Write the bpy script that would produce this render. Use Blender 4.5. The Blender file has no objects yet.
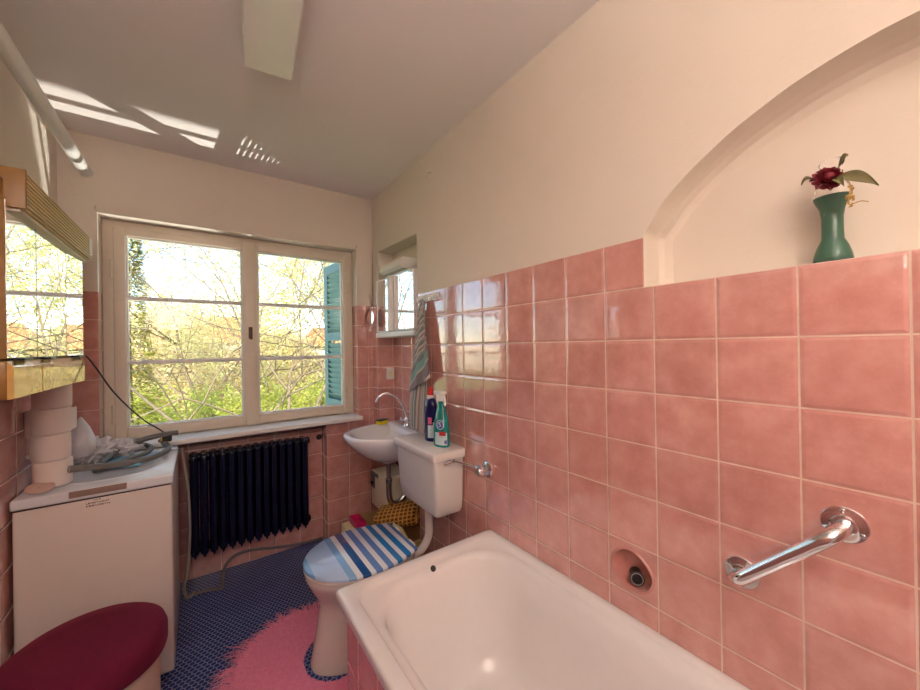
import bpy, bmesh, math, random
from mathutils import Vector, Matrix, noise
random.seed(7)
PI = math.pi
C = bpy.context.scene.collection

# ------------------------------------------------------------------ helpers
class MB:
    """collects shapes, linked as ONE mesh object by build()"""
    def __init__(s): s.v, s.f, s.m, s.mi = [], [], [], 0
    def mat(s, i): s.mi = i; return s
    def add(s, vs, fs):
        o = len(s.v); s.v += [tuple(p) for p in vs]
        for f in fs: s.f.append([i+o for i in f]); s.m.append(s.mi)
        return s
    def box(s, a, b, bev=0.0):
        x0,x1 = sorted((a[0],b[0])); y0,y1 = sorted((a[1],b[1])); z0,z1 = sorted((a[2],b[2]))
        if bev <= 0:
            vs = [(x,y,z) for z in (z0,z1) for y in (y0,y1) for x in (x0,x1)]
            return s.add(vs, [(0,2,3,1),(4,5,7,6),(0,1,5,4),(2,6,7,3),(0,4,6,2),(1,3,7,5)])
        bm = bmesh.new(); bmesh.ops.create_cube(bm, size=1)
        for v in bm.verts: v.co = Vector(((x0+x1)/2+v.co.x*(x1-x0),(y0+y1)/2+v.co.y*(y1-y0),(z0+z1)/2+v.co.z*(z1-z0)))
        bev = min(bev, (x1-x0)*.49, (y1-y0)*.49, (z1-z0)*.49)
        bmesh.ops.bevel(bm, geom=list(bm.edges), offset=bev, segments=3, affect='EDGES', profile=.5)
        return s.bm(bm)
    def bm(s, bm, M=None):
        bm.verts.index_update()
        vs = [(M @ v.co if M else v.co.copy()) for v in bm.verts]
        fs = [[v.index for v in f.verts] for f in bm.faces]; bm.free()
        return s.add(vs, fs)
    def loops(s, L, cap0=True, cap1=True, closed=True):
        n = len(L[0]); vs = [p for l in L for p in l]; fs = []
        for i in range(len(L)-1):
            for j in range(n if closed else n-1):
                k = (j+1) % n
                fs.append((i*n+j, i*n+k, (i+1)*n+k, (i+1)*n+j))
        if cap0: fs.append(list(range(n))[::-1])
        if cap1: fs.append([(len(L)-1)*n+j for j in range(n)])
        return s.add(vs, fs)
    def tube(s, pts, r, seg=12, caps=True, closed=False):
        P = [Vector(p) for p in pts]; n = len(P)
        R = r if isinstance(r,(list,tuple)) else [r]*n
        L = []; prev = None
        for i,p in enumerate(P):
            t = (P[(i+1)%n]-P[i-1]) if closed else (P[min(i+1,n-1)]-P[max(i-1,0)])
            t.normalize()
            if prev is None:
                a = Vector((0,0,1)) if abs(t.z) < .9 else Vector((1,0,0))
                u = t.cross(a).normalized()
            else:
                u = (prev - t*prev.dot(t)).normalized()
            prev = u; w = t.cross(u)
            L.append([p+(u*math.cos(2*PI*k/seg)+w*math.sin(2*PI*k/seg))*R[i] for k in range(seg)])
        if closed: L.append(L[0]); caps = False
        return s.loops(L, caps, caps)
    def lathe(s, prof, c=(0,0,0), axis=(0,0,1), seg=32, caps=True, a0=0, a1=2*PI):
        ax = Vector(axis).normalized(); q = Vector((0,0,1)).rotation_difference(ax); c = Vector(c)
        full = abs(a1-a0-2*PI) < 1e-6; n = seg if full else seg+1
        L = [[c + q @ Vector((max(r,1e-5)*math.cos(a0+(a1-a0)*k/seg), max(r,1e-5)*math.sin(a0+(a1-a0)*k/seg), z)) for k in range(n)] for r,z in prof]
        return s.loops(L, caps and full, caps and full, full)
    def sphere(s, c, r, sub=3, sc=(1,1,1), fn=None):
        bm = bmesh.new(); bmesh.ops.create_icosphere(bm, subdivisions=sub, radius=1)
        for v in bm.verts:
            k = fn(v.co) if fn else 1
            v.co = Vector((c[0]+v.co.x*r*sc[0]*k, c[1]+v.co.y*r*sc[1]*k, c[2]+v.co.z*r*sc[2]*k))
        return s.bm(bm)
    def rot(s, start, c, ax, ang):
        M = Matrix.Rotation(ang, 3, ax); c = Vector(c)
        s.v[start:] = [tuple(M @ (Vector(p)-c) + c) for p in s.v[start:]]; return s
    def build(s, name, mats, parent=None, smooth=True, angle=35, origin=None):
        me = bpy.data.meshes.new(name)
        if parent is not None: org = wloc(parent)
        elif origin is not None: org = Vector(origin)
        else:
            xs,ys,zs = zip(*s.v); org = Vector(((min(xs)+max(xs))/2,(min(ys)+max(ys))/2,min(zs)))
        me.from_pydata([Vector(p)-org for p in s.v], [], s.f)
        for m in (mats if isinstance(mats,(list,tuple)) else [mats]): me.materials.append(m)
        me.polygons.foreach_set('material_index', s.m)
        bm = bmesh.new(); bm.from_mesh(me); bmesh.ops.recalc_face_normals(bm, faces=bm.faces); bm.to_mesh(me); bm.free()
        if smooth:
            me.polygons.foreach_set('use_smooth', [True]*len(me.polygons))
            me.set_sharp_from_angle(angle=math.radians(angle))
        o = bpy.data.objects.new(name, me); C.objects.link(o)
        if parent is not None: o.parent = parent
        else: o.location = org
        return o
def wloc(o):
    p = Vector((0,0,0))
    while o: p = p + o.location; o = o.parent
    return p
def tag(o, label=None, cat=None, group=None, kind=None):
    if label: o['label'] = label
    if cat: o['category'] = cat
    if group: o['group'] = group
    if kind: o['kind'] = kind
    return o
def thing(name, loc, label, cat, group=None):
    o = bpy.data.objects.new(name, None); C.objects.link(o); o.location = loc
    o.empty_display_size = .05
    return tag(o, label, cat, group)
def struct(o): o['kind'] = 'structure'; return o
def bez(pts, n=10):
    """Catmull-Rom through points"""
    P = [Vector(p) for p in pts]; P = [P[0]*2-P[1]] + P + [P[-1]*2-P[-2]]; out = []
    for i in range(1, len(P)-2):
        for k in range(n):
            t = k/n; a,b,c,d = P[i-1],P[i],P[i+1],P[i+2]
            out.append(.5*((2*b)+(c-a)*t+(2*a-5*b+4*c-d)*t*t+(3*b-a-3*c+d)*t**3))
    out.append(P[-2]); return out

# ------------------------------------------------------------------ materials
def srgb(r,g,b):
    f = lambda c: (c/255/12.92) if c/255 <= .04045 else ((c/255+.055)/1.055)**2.4
    return (f(r),f(g),f(b),1)
class N:
    def __init__(s, name):
        s.m = bpy.data.materials.new(name); s.m.use_nodes = True; s.t = s.m.node_tree; s.n = s.t.nodes; s.l = s.t.links
        s.p = s.n['Principled BSDF']; s.out = s.n['Material Output']
    def new(s, t, **k):
        n = s.n.new(t)
        for a,b in k.items(): setattr(n, a, b)
        return n
    def link(s, a, b): s.l.new(a, b)
    def math(s, op, a, b=None, c=None):
        n = s.new('ShaderNodeMath', operation=op)
        for i,x in enumerate((a,b,c)):
            if x is None: continue
            if isinstance(x,(int,float)): n.inputs[i].default_value = x
            else: s.link(x, n.inputs[i])
        return n.outputs[0]
    def mix(s, f, a, b, blend='MIX'):
        n = s.new('ShaderNodeMix', data_type='RGBA', blend_type=blend)
        for i,x in ((0,f),(6,a),(7,b)):
            if isinstance(x,(int,float,tuple)): n.inputs[i].default_value = x
            else: s.link(x, n.inputs[i])
        return n.outputs[2]
    def noise(s, scale, detail=3, vec=None, rough=.5):
        n = s.new('ShaderNodeTexNoise'); n.inputs['Scale'].default_value = scale; n.inputs['Detail'].default_value = detail
        n.inputs['Roughness'].default_value = rough
        s.link(vec if vec else s.pos(), n.inputs['Vector']); return n
    def pos(s):
        if not hasattr(s,'_g'): s._g = s.new('ShaderNodeNewGeometry')
        return s._g.outputs['Position']
    def objpos(s):
        return s.new('ShaderNodeTexCoord').outputs['Object']
    def ramp(s, fac, stops, interp='LINEAR'):
        n = s.new('ShaderNodeValToRGB'); n.color_ramp.interpolation = interp
        e = n.color_ramp.elements
        while len(e) < len(stops): e.new(.5)
        for i,(p,c) in enumerate(stops): e[i].position = p; e[i].color = c
        s.link(fac, n.inputs[0]); return n.outputs[0]
    def bump(s, h, dist=.001, strength=1, prev=None):
        n = s.new('ShaderNodeBump'); n.inputs['Distance'].default_value = dist; n.inputs['Strength'].default_value = strength
        s.link(h, n.inputs['Height'])
        if prev: s.link(prev, n.inputs['Normal'])
        return n.outputs[0]
    def set(s, **k):
        for a,b in k.items():
            a = a.replace('_',' ')
            if hasattr(b,'is_output') : s.link(b, s.p.inputs[a])
            else: s.p.inputs[a].default_value = b
        return s
def simple(name, col, rough=.5, metal=0, var=.06, nscale=30, bump=0, bscale=200, **k):
    s = N(name); n = s.noise(nscale, 4, s.objpos())
    d = tuple(c*(1-var) for c in col[:3])+(1,); b = tuple(min(1,c*(1+var)) for c in col[:3])+(1,)
    s.set(Base_Color=s.mix(n.outputs[0], d, b), Roughness=rough, Metallic=metal, **k)
    if bump: s.set(Normal=s.bump(s.noise(bscale,3,s.objpos()).outputs[0], bump))
    return s.m

# pink glazed tiles on a 152 mm grid
TS, TY0, TX0, TZ0 = .152, .5157, .70, 1.5205
def tile_material():
    s = N('pink_wall_tile'); g = s.pos()
    sep = s.new('ShaderNodeSeparateXYZ'); s.link(g, sep.inputs[0])
    sn = s.new('ShaderNodeSeparateXYZ'); s.link(s._g.outputs['True Normal'], sn.inputs[0])
    nx = s.math('GREATER_THAN', s.math('ABSOLUTE', sn.outputs[0]), .7)
    nz = s.math('GREATER_THAN', s.math('ABSOLUTE', sn.outputs[2]), .7)
    uy = s.math('DIVIDE', s.math('SUBTRACT', sep.outputs[1], TY0), TS)
    ux = s.math('DIVIDE', s.math('SUBTRACT', sep.outputs[0], TX0), TS)
    vz = s.math('DIVIDE', s.math('SUBTRACT', sep.outputs[2], TZ0), TS)
    lerp = lambda f,a,b: s.math('ADD', s.math('MULTIPLY', b, f), s.math('MULTIPLY', a, s.math('SUBTRACT', 1, f)))
    u = lerp(nx, ux, uy); v = lerp(nz, vz, uy)
    ff = lambda x: s.math('FRACT', x)
    fu, fv = ff(u), ff(v)
    e = lambda f: s.math('MINIMUM', f, s.math('SUBTRACT', 1, f))
    d = s.math('MULTIPLY', s.math('MINIMUM', e(fu), e(fv)), TS)
    wob = s.math('MULTIPLY', s.math('SUBTRACT', s.noise(60,2).outputs[0], .5), .0012)
    d = s.math('ADD', d, wob)
    ss = s.new('ShaderNodeMapRange', interpolation_type='SMOOTHSTEP'); ss.inputs[1].default_value=.0013; ss.inputs[2].default_value=.0023; s.link(d, ss.inputs[0])
    tile = ss.outputs[0]
    cmb = s.new('ShaderNodeCombineXYZ'); s.link(s.math('FLOOR',u), cmb.inputs[0]); s.link(s.math('FLOOR',v), cmb.inputs[1]); s.link(s.math('ADD',nx,nz), cmb.inputs[2])
    wn = s.new('ShaderNodeTexWhiteNoise', noise_dimensions='3D'); s.link(cmb.outputs[0], wn.inputs[0])
    wc = s.new('ShaderNodeSeparateColor'); s.link(wn.outputs['Color'], wc.inputs[0])
    cl = s.noise(14, 6, rough=.62)
    base = s.ramp(cl.outputs[0], [(.3, srgb(203,138,128)), (.5, srgb(215,152,142)), (.72, srgb(227,170,158))])
    fine = s.noise(120, 3)
    base = s.mix(s.math('MULTIPLY', s.math('GREATER_THAN', fine.outputs[0], .62), .18), base, srgb(232,172,158))
    br = s.new('ShaderNodeHueSaturation'); s.link(base, br.inputs['Color'])
    s.link(s.math('ADD', .97, s.math('MULTIPLY', wc.outputs[0], .09)), br.inputs['Value'])
    grout = s.mix(s.noise(25,3).outputs[0], srgb(214,178,160), srgb(240,214,196))
    s.set(Base_Color=s.mix(tile, grout, br.outputs[0]))
    s.set(Roughness=s.math('ADD', .62, s.math('MULTIPLY', tile, -.575)))
    pil = s.new('ShaderNodeMapRange', interpolation_type='SMOOTHERSTEP'); pil.inputs[1].default_value=.0; pil.inputs[2].default_value=.011; s.link(d, pil.inputs[0])
    tilt = s.math('ADD', s.math('MULTIPLY', s.math('SUBTRACT', wc.outputs[1], .5), fu), s.math('MULTIPLY', s.math('SUBTRACT', wc.outputs[2], .5), fv))
    wave = s.noise(22, 2)
    h = s.math('ADD', s.math('MULTIPLY', pil.outputs[0], .0014), s.math('MULTIPLY', tilt, .0014))
    h = s.math('ADD', h, s.math('MULTIPLY', wave.outputs[0], .0011))
    h = s.math('ADD', h, s.math('MULTIPLY', s.noise(90,2).outputs[0], .00022))
    b = s.new('ShaderNodeBump'); b.inputs['Distance'].default_value = 1; s.link(h, b.inputs['Height'])
    s.set(Normal=b.outputs[0], IOR=1.7)
    cb_ = s.new('ShaderNodeBump'); cb_.inputs['Distance'].default_value = 1; s.link(s.math('ADD', s.math('MULTIPLY', tilt, .0012), s.math('ADD', s.math('MULTIPLY', pil.outputs[0], .0010), s.math('MULTIPLY', s.noise(34,1).outputs[0], .00045))), cb_.inputs['Height'])
    s.set(Coat_Weight=tile, Coat_Roughness=.015, Coat_IOR=1.8, Coat_Normal=cb_.outputs[0])
    return s.m
def plaster(name, a, b, bump=.0012, rough=.85):
    s = N(name); n = s.noise(1.6, 5, rough=.6)
    vor = s.new('ShaderNodeTexVoronoi', feature='DISTANCE_TO_EDGE'); vor.inputs['Scale'].default_value = 1.1
    wp = s.new('ShaderNodeVectorMath', operation='ADD'); s.link(s.pos(), wp.inputs[0]); s.link(s.noise(3,5,rough=.7).outputs['Color'], wp.inputs[1]); s.link(wp.outputs[0], vor.inputs['Vector'])
    crack = s.math('MULTIPLY', s.math('LESS_THAN', vor.outputs[0], .0022), s.math('GREATER_THAN', s.noise(1.3,2).outputs[0], .57))
    base = s.mix(n.outputs[0], a, b)
    base = s.mix(s.math('MULTIPLY', crack, .15), base, srgb(150,125,105))
    s.set(Base_Color=base, Roughness=rough, Specular_IOR_Level=.25)
    h = s.math('ADD', s.math('MULTIPLY', s.noise(7,6,rough=.6).outputs[0], 3.0), s.math('MULTIPLY', s.noise(130,4).outputs[0], .35))
    s.set(Normal=s.bump(h, bump)); return s.m
def floor_material():
    s = N('navy_mosaic_floor'); sep = s.new('ShaderNodeSeparateXYZ'); s.link(s.pos(), sep.inputs[0])
    a = .0215; k = math.sqrt(3)
    def d(ox, oy):
        fx = s.math('MULTIPLY', s.math('SUBTRACT', s.math('FRACT', s.math('ADD', s.math('DIVIDE', sep.outputs[0], a), ox)), .5), 1)
        fy = s.math('MULTIPLY', s.math('SUBTRACT', s.math('FRACT', s.math('ADD', s.math('DIVIDE', sep.outputs[1], a*k), oy)), .5), k)
        fx = s.math('ABSOLUTE', fx); fy = s.math('ABSOLUTE', fy)
        hexd = s.math('MAXIMUM', fx, s.math('ADD', s.math('MULTIPLY', fx, .5), s.math('MULTIPLY', fy, k/2)))
        return hexd
    m = s.math('MINIMUM', d(0,0), d(.5,.5))
    ss = s.new('ShaderNodeMapRange', interpolation_type='SMOOTHSTEP'); ss.inputs[1].default_value=.40; ss.inputs[2].default_value=.445; s.link(m, ss.inputs[0])
    n = s.noise(9, 3)
    tile = s.mix(n.outputs[0], srgb(12,30,100), srgb(22,50,140))
    s.set(Base_Color=s.mix(ss.outputs[0], tile, s.mix(n.outputs[0], srgb(140,148,180), srgb(190,192,208))))
    s.set(Roughness=s.math('ADD', .28, s.math('MULTIPLY', ss.outputs[0], .5)), Normal=s.bump(s.math('SUBTRACT',1,ss.outputs[0]), .0008))
    return s.m

M = {}
M['tile'] = tile_material()
M['plaster'] = plaster('cream_plaster', srgb(229,214,198), srgb(239,227,212))
M['ceil'] = plaster('ceiling_plaster', srgb(243,233,228), srgb(248,240,236), .0008)
M['floor'] = floor_material()
M['ceramic'] = simple('white_ceramic', srgb(240,238,240), .08, var=.02, Coat_Weight=.5, Coat_Roughness=.03)
M['tub'] = simple('cream_enamel', srgb(244,238,235), .15, var=.02, Coat_Weight=.6, Coat_Roughness=.05)
M['ped'] = simple('beige_ceramic', srgb(228,214,206), .14, var=.03, Coat_Weight=.4)
M['cistern'] = simple('cistern_plastic', srgb(236,228,222), .16, var=.02)
M['chrome'] = simple('chrome', (.82,.82,.84,1), .07, 1, var=.03)
M['steel'] = simple('dull_chrome', (.55,.54,.55,1), .25, 1, var=.08)
M['mirror'] = simple('mirror_glass', (.9,.92,.92,1), .008, 1, var=0)
M['frame'] = simple('window_paint', srgb(232,218,198), .38, var=.05, bump=.0004, bscale=60)
M['framew'] = simple('white_paint', srgb(242,239,234), .35, var=.03, bump=.0003, bscale=50)
M['white'] = simple('white_enamel_panel', srgb(228,214,204), .3, var=.02)
M['whitetop'] = simple('white_enamel_top', srgb(232,232,236), .16, var=.02)
M['seam'] = simple('dark_seam', srgb(70,55,50), .6)
M['black'] = simple('black_plastic', srgb(22,20,22), .35)
M['navy'] = simple('navy_radiator_enamel', srgb(8,16,46), .2, var=.15, bump=.0004, bscale=90)
M['hose'] = simple('grey_hose', srgb(112,108,104), .5, var=.06)
M['paper'] = simple('tissue_paper', srgb(238,222,212), .95, var=.04, bump=.0006, bscale=300)
M['card'] = simple('kraft_card', srgb(176,138,92), .8, var=.08)
M['cream'] = simple('cream_card', srgb(236,222,180), .7, var=.05)
M['pinkplastic'] = simple('magenta_plastic', srgb(226,26,110), .35)
M['lightblue'] = simple('light_blue_packet', srgb(120,180,210), .4)
M['wood'] = simple('honey_wood', srgb(150,106,44), .35, var=.12, nscale=12)
M['drawer'] = simple('gold_drawer_front', srgb(232,190,112), .1, .35, var=.18, nscale=26, bump=.002, bscale=22, Coat_Weight=.7)
M['lens'] = simple('lamp_diffuser_plastic', srgb(250,246,240), .2, var=.02, Coat_Weight=1.0, Coat_Roughness=.12)
M['copper'] = simple('white_cap', srgb(235,235,230), .35)
M['teal'] = simple('teal_bottle_plastic', srgb(22,140,134), .22, var=.1)
M['dblue'] = simple('navy_bottle_plastic', srgb(20,24,84), .22, var=.1)
M['red'] = simple('red_cap', srgb(214,28,24), .3)
M['whitep'] = simple('white_plastic', srgb(240,238,232), .3, var=.02)
M['labelblue'] = simple('blue_print', srgb(26,90,180), .35)
M['labelpale'] = simple('pale_print', srgb(205,228,230), .35, var=.1, nscale=80)
M['labelred'] = simple('red_print', srgb(190,34,52), .35)
M['labelgold'] = simple('gold_print', srgb(196,160,80), .35)
M['yellow'] = simple('yellow_sponge', srgb(240,214,30), .9, bump=.002, bscale=300)
M['green'] = simple('green_scourer', srgb(70,72,58), .95, bump=.002, bscale=400)
M['shutter'] = simple('teal_shutter_paint', srgb(112,146,146), .55, var=.1, nscale=8)
M['rubber'] = simple('dark_rubber', srgb(36,32,34), .5)
M['rod'] = simple('pale_pink_plastic', srgb(222,186,172), .4)

def glass():
    s = N('window_glass'); t = s.new('ShaderNodeBsdfTransparent'); gl = s.new('ShaderNodeBsdfGlossy'); gl.inputs['Roughness'].default_value = .01
    t.inputs[0].default_value = (.97,.985,.98,1)
    g_ = s.pos(); dt = s.new('ShaderNodeVectorMath', operation='DOT_PRODUCT'); s.link(s._g.outputs['Incoming'], dt.inputs[0]); s.link(s._g.outputs['Normal'], dt.inputs[1])
    k = s.math('POWER', s.math('SUBTRACT', 1, s.math('ABSOLUTE', dt.outputs['Value'])), 5); fr_ = s.math('ADD', s.math('MULTIPLY', k, .9), .03); mx = s.new('ShaderNodeMixShader')
    wn = s.bump(s.noise(3,2).outputs[0], .002); s.link(wn, gl.inputs['Normal'])
    s.link(fr_, mx.inputs[0]); s.link(t.outputs[0], mx.inputs[1]); s.link(gl.outputs[0], mx.inputs[2]); s.link(mx.outputs[0], s.out.inputs[0])
    return s.m
M['glass'] = glass()
M['vglass'] = simple('clear_vase_glass', (1,1,1,1), .02, var=0, Transmission_Weight=1.0, IOR=1.45)
def velvet():
    s = N('burgundy_velvet'); n = s.noise(60,4,s.objpos())
    s.set(Base_Color=s.mix(n.outputs[0], srgb(92,2,36), srgb(112,4,50)), Roughness=.9, Sheen_Weight=.3, Sheen_Roughness=.4, Sheen_Tint=srgb(210,60,100))
    s.set(Normal=s.bump(s.noise(500,2,s.objpos()).outputs[0], .0008)); return s.m
M['velvet'] = velvet()
def rugmat():
    s = N('pink_shag'); n = s.noise(70,3,s.objpos())
    s.set(Base_Color=s.mix(n.outputs[0], srgb(236,112,148), srgb(255,164,190)), Roughness=.95, Sheen_Weight=.3); return s.m
M['rug'] = rugmat()
def towelmat():
    s = N('striped_towel'); g = s.new('ShaderNodeTexCoord').outputs['UV']; sep = s.new('ShaderNodeSeparateXYZ'); s.link(g, sep.inputs[0])
    t = s.math('ADD', s.math('MULTIPLY', sep.outputs[1], .86), s.math('MULTIPLY', sep.outputs[0], .14))
    stops = [(0,srgb(150,140,134))]
    c = [srgb(128,124,122), srgb(214,202,186), srgb(166,140,132), srgb(208,200,188), srgb(140,156,150)]
    x = 0; i = 0
    while x < .66:
        stops.append((x+.001, c[i%5])); x += .022 if i % 2 else .030; i += 1
    stops = stops[:28]
    stops += [(.70,srgb(120,170,160)), (.78,srgb(196,186,172)), (.81,srgb(134,120,124)), (.96,srgb(232,220,204))]
    r = s.ramp(t, stops, 'CONSTANT')
    s.set(Base_Color=s.mix(s.math('MULTIPLY', s.noise(90,2,s.objpos()).outputs[0], .3), r, srgb(120,112,108)), Roughness=.95, Sheen_Weight=.2)
    s.set(Normal=s.bump(s.noise(700,2,s.objpos()).outputs[0], .001)); return s.m
M['towel'] = towelmat()
def bagmat():
    s = N('white_thin_plastic_bag'); s.set(Base_Color=srgb(240,236,240), Roughness=.28, Transmission_Weight=.25)
    s.set(Normal=s.bump(s.noise(30,4,s.objpos()).outputs[0], .006)); return s.m
M['bag'] = bagmat()
def wafflemat():
    s = N('ochre_waffle_cloth'); sep = s.new('ShaderNodeSeparateXYZ'); s.link(s.new('ShaderNodeTexCoord').outputs['UV'], sep.inputs[0])
    w = lambda x: s.math('ABSOLUTE', s.math('SINE', s.math('MULTIPLY', x, PI*20)))
    w2 = lambda x: s.math('ABSOLUTE', s.math('SINE', s.math('MULTIPLY', x, PI*12)))
    h = s.math('MINIMUM', w(sep.outputs[0]), w2(sep.outputs[1]))
    s.set(Base_Color=s.ramp(h, [(.12,srgb(226,174,84)), (.4,srgb(186,126,48)), (.85,srgb(120,74,30))]), Roughness=.85)
    s.set(Normal=s.bump(s.math('SUBTRACT',1,h), .006)); return s.m
M['waffle'] = wafflemat()
def lidmat():
    s = N('striped_toilet_lid'); sep = s.new('ShaderNodeSeparateXYZ'); s.link(s.pos(), sep.inputs[0])
    t = s.math('SUBTRACT', s.math('DIVIDE', sep.outputs[0], .5), .64)   # x .32 -> 0, .82 -> 1
    X = lambda x: (x-.32)/.5
    W = srgb(244,248,255); lb = srgb(138,184,232); db = srgb(20,84,160); lil = srgb(104,146,214); mb = srgb(30,128,204); pale = srgb(190,216,250)
    st = [(0,lb),(X(.368),pale),(X(.475),lb),(X(.505),W),(X(.528),db),(X(.562),W),(X(.583),lil),(X(.612),W),(X(.636),lil),(X(.662),W),(X(.684),mb),(X(.712),W),(X(.733),mb),(X(.762),W),(X(.785),lil)]
    s.set(Base_Color=s.ramp(t, st, 'CONSTANT'), Roughness=.12, Coat_Weight=.5); return s.m
M['lid'] = lidmat()
def valmat():
    s = N('ribbed_gold_valance'); sep = s.new('ShaderNodeSeparateXYZ'); s.link(s.pos(), sep.inputs[0])
    w = s.math('SINE', s.math('MULTIPLY', sep.outputs[2], 2*PI/.0115)); n = s.noise(8,4)
    c = s.ramp(s.math('ADD', s.math('MULTIPLY', w, .5), .5), [(.15,srgb(156,108,44)), (.5,srgb(216,170,94)), (1,srgb(240,202,132))])
    s.set(Base_Color=c, Roughness=.4, Normal=s.bump(w, .002)); return s.m
M['valance'] = valmat()

# ------------------------------------------------------------------ room shell
XL, XR, YF, YN, ZC = -.552, 1.042, 2.565, -1.05, 2.455
def tri_plane(outer, holes, to3d):
    """planar polygon with holes -> verts, faces"""
    bm = bmesh.new(); es = []
    for ring in [outer]+holes:
        vs = [bm.verts.new((p[0],p[1],0)) for p in ring]
        for i in range(len(vs)): es.append(bm.edges.new((vs[i], vs[(i+1)%len(vs)])))
    bmesh.ops.triangle_fill(bm, edges=es, use_beauty=True, use_dissolve=False)
    bm.verts.index_update()
    r = ([to3d(v.co.x, v.co.y) for v in bm.verts], [[v.index for v in f.verts] for f in bm.faces]); bm.free(); return r
def ext(mb, ring, a3, b3, closed=True):
    n = len(ring); vs = [a3(*p) for p in ring]+[b3(*p) for p in ring]
    mb.add(vs, [(i,(i+1)%n,n+(i+1)%n,n+i) for i in range(n if closed else n-1)])
def clipz(ring, z, above):
    out = []; n = len(ring)
    for i in range(n):
        a, b = ring[i], ring[(i+1)%n]; ina = (a[1] >= z) == above or a[1] == z; inb = (b[1] >= z) == above or b[1] == z
        if ina: out.append(a)
        if ina != inb: out.append((a[0]+(b[0]-a[0])*(z-a[1])/(b[1]-a[1]), z))
    return out

TT = 1.663          # top of the tiles
# arched niche, basin niche and soap recess outlines in (y,z)
half = [(.545,1.5205),(.545,1.60),(.545,1.663),(.538,1.685),(.520,1.705),(.492,1.745),(.458,1.778),(.42,1.808),(.375,1.838),(.325,1.868),(.27,1.893),(.21,1.916),(.14,1.933),(.09,1.941),(.045,1.944)]
half = [(p.x,p.y) for p in bez([(a,b,0) for a,b in half],4)]
arch = half + [(.09-y, z) for y,z in half[::-1][1:]]
BN = [(1.888,0),(2.468,0),(2.468,2.045),(1.888,2.03)]
soap = []
for k in range(36):
    a = 2*PI*k/36; z = .686+.055*math.sin(a); y = .592+(.060-.010*max(0,math.sin(a)))*math.cos(a)+.004*max(0,math.sin(a))
    soap.append((y, z))
w = MB()
R3 = lambda x: (lambda y,z: (x,y,z))
ledge = 1.5205
yA0, yA1 = .09-.545, .545
XP = XR+.006
# tile sheet (x = XR) below, plaster sheet (x = XR+.006) above; each one polygon with notches
lo = [(YN,0),(1.888,0),(1.888,TT),(yA1,TT),(yA1,ledge),(yA0,ledge),(yA0,TT),(YN,TT)]
w.mat(0).add(*tri_plane(lo, [soap], R3(XR)))
w.add(*tri_plane([(2.468,0),(YF,0),(YF,TT),(2.468,TT)], [], R3(XR)))
up = [(YN,TT)] + [(yA0,TT)] + clipz(arch, TT, True)[::-1]
aa = [p for p in arch if p[1] > TT+1e-4]            # from y=.54 side over to y=-.45 side
up = [(YN,TT),(yA0,TT)] + aa[::-1] + [(yA1,TT),(1.888,TT),(1.888,2.03),(2.468,2.045),(2.468,TT),(YF,TT),(YF,ZC),(YN,ZC)]
w.mat(1).add(*tri_plane(up, [], R3(XP)))
# edge of the tile sheet
w.mat(0)
for y0,y1 in ((YN,yA0),(yA1,1.888),(2.468,YF)): w.add([(XR,y0,TT),(XR,y1,TT),(XP,y1,TT),(XP,y0,TT)], [(0,1,2,3)])
for y in (yA0,yA1): w.add([(XR,y,ledge),(XR,y,TT),(XP,y,TT),(XP,y,ledge)], [(0,1,2,3)])
# arch niche: reveal and back, rounded inner edge
ND = 1.155
low = arch
rings = []
cy, cz = .045, 1.60
for x,sh in ((XP,0),(1.10,.0),(1.128,.004),(1.146,.014),(ND,.034)):
    rings.append([(x, cy+(y-cy)*(1-sh/.5), ledge if z <= ledge+1e-4 else cz+(z-cz)*(1-sh/.34)) for y,z in low])
w.mat(1)
n = len(low)
for i in range(len(rings)-1):
    a, b = rings[i], rings[i+1]
    w.add(a+b, [(j,j+1,n+j+1,n+j) for j in range(n-1)])
w.add(rings[-1], [list(range(n))])
w.add([(XR,yA0,ledge),(XR,yA1,ledge),(ND,yA1,ledge),(ND,yA0,ledge)], [(0,1,2,3)])
# basin niche
NB = 1.165
jam = lambda y,z0,z1,m: w.mat(m).add([(XR if m==0 else XP,y,z0),(XR if m==0 else XP,y,z1),(NB,y,z1),(NB,y,z0)], [(0,1,2,3)])
for y,zt in ((1.888,2.03),(2.468,2.045)): jam(y,0,TT,0); jam(y,TT,zt,1)
w.mat(0).add([(NB,1.888,0),(NB,2.468,0),(NB,2.468,TT),(NB,1.888,TT)], [(0,1,2,3)])
w.mat(1).add([(NB,1.888,TT),(NB,2.468,TT),(NB,2.468,2.045),(NB,1.888,2.03)], [(0,1,2,3)])
w.add([(XP,1.888,2.03),(XP,2.468,2.045),(NB,2.468,2.045),(NB,1.888,2.03)], [(0,1,2,3)])
# soap recess bowl, with a raised lip
w.mat(2)
sr = [[(XR-.005*t if t>=0 else XR, .592+(y-.592)*k, .682+(z-.684)*k) for y,z in soap] for t,k in ((0,1.15),(.8,1.09),(1,1.03))]
for dx,k in ((.0,.985),(.014,.95),(.03,.84),(.04,.62),(.043,.2)): sr.append([(XR+dx, .592+(y-.592)*k, .682+(z-.684)*k-dx*.12) for y,z in soap])
w.loops(sr, False, True)
soapm = simple('pink_glazed_soap_dish', srgb(206,142,132), .12, var=.08, nscale=14)
wr = w.build('wall_right', [M['tile'],M['plaster'],soapm], smooth=True, angle=30, origin=(XR,0,0)); struct(wr)

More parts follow.
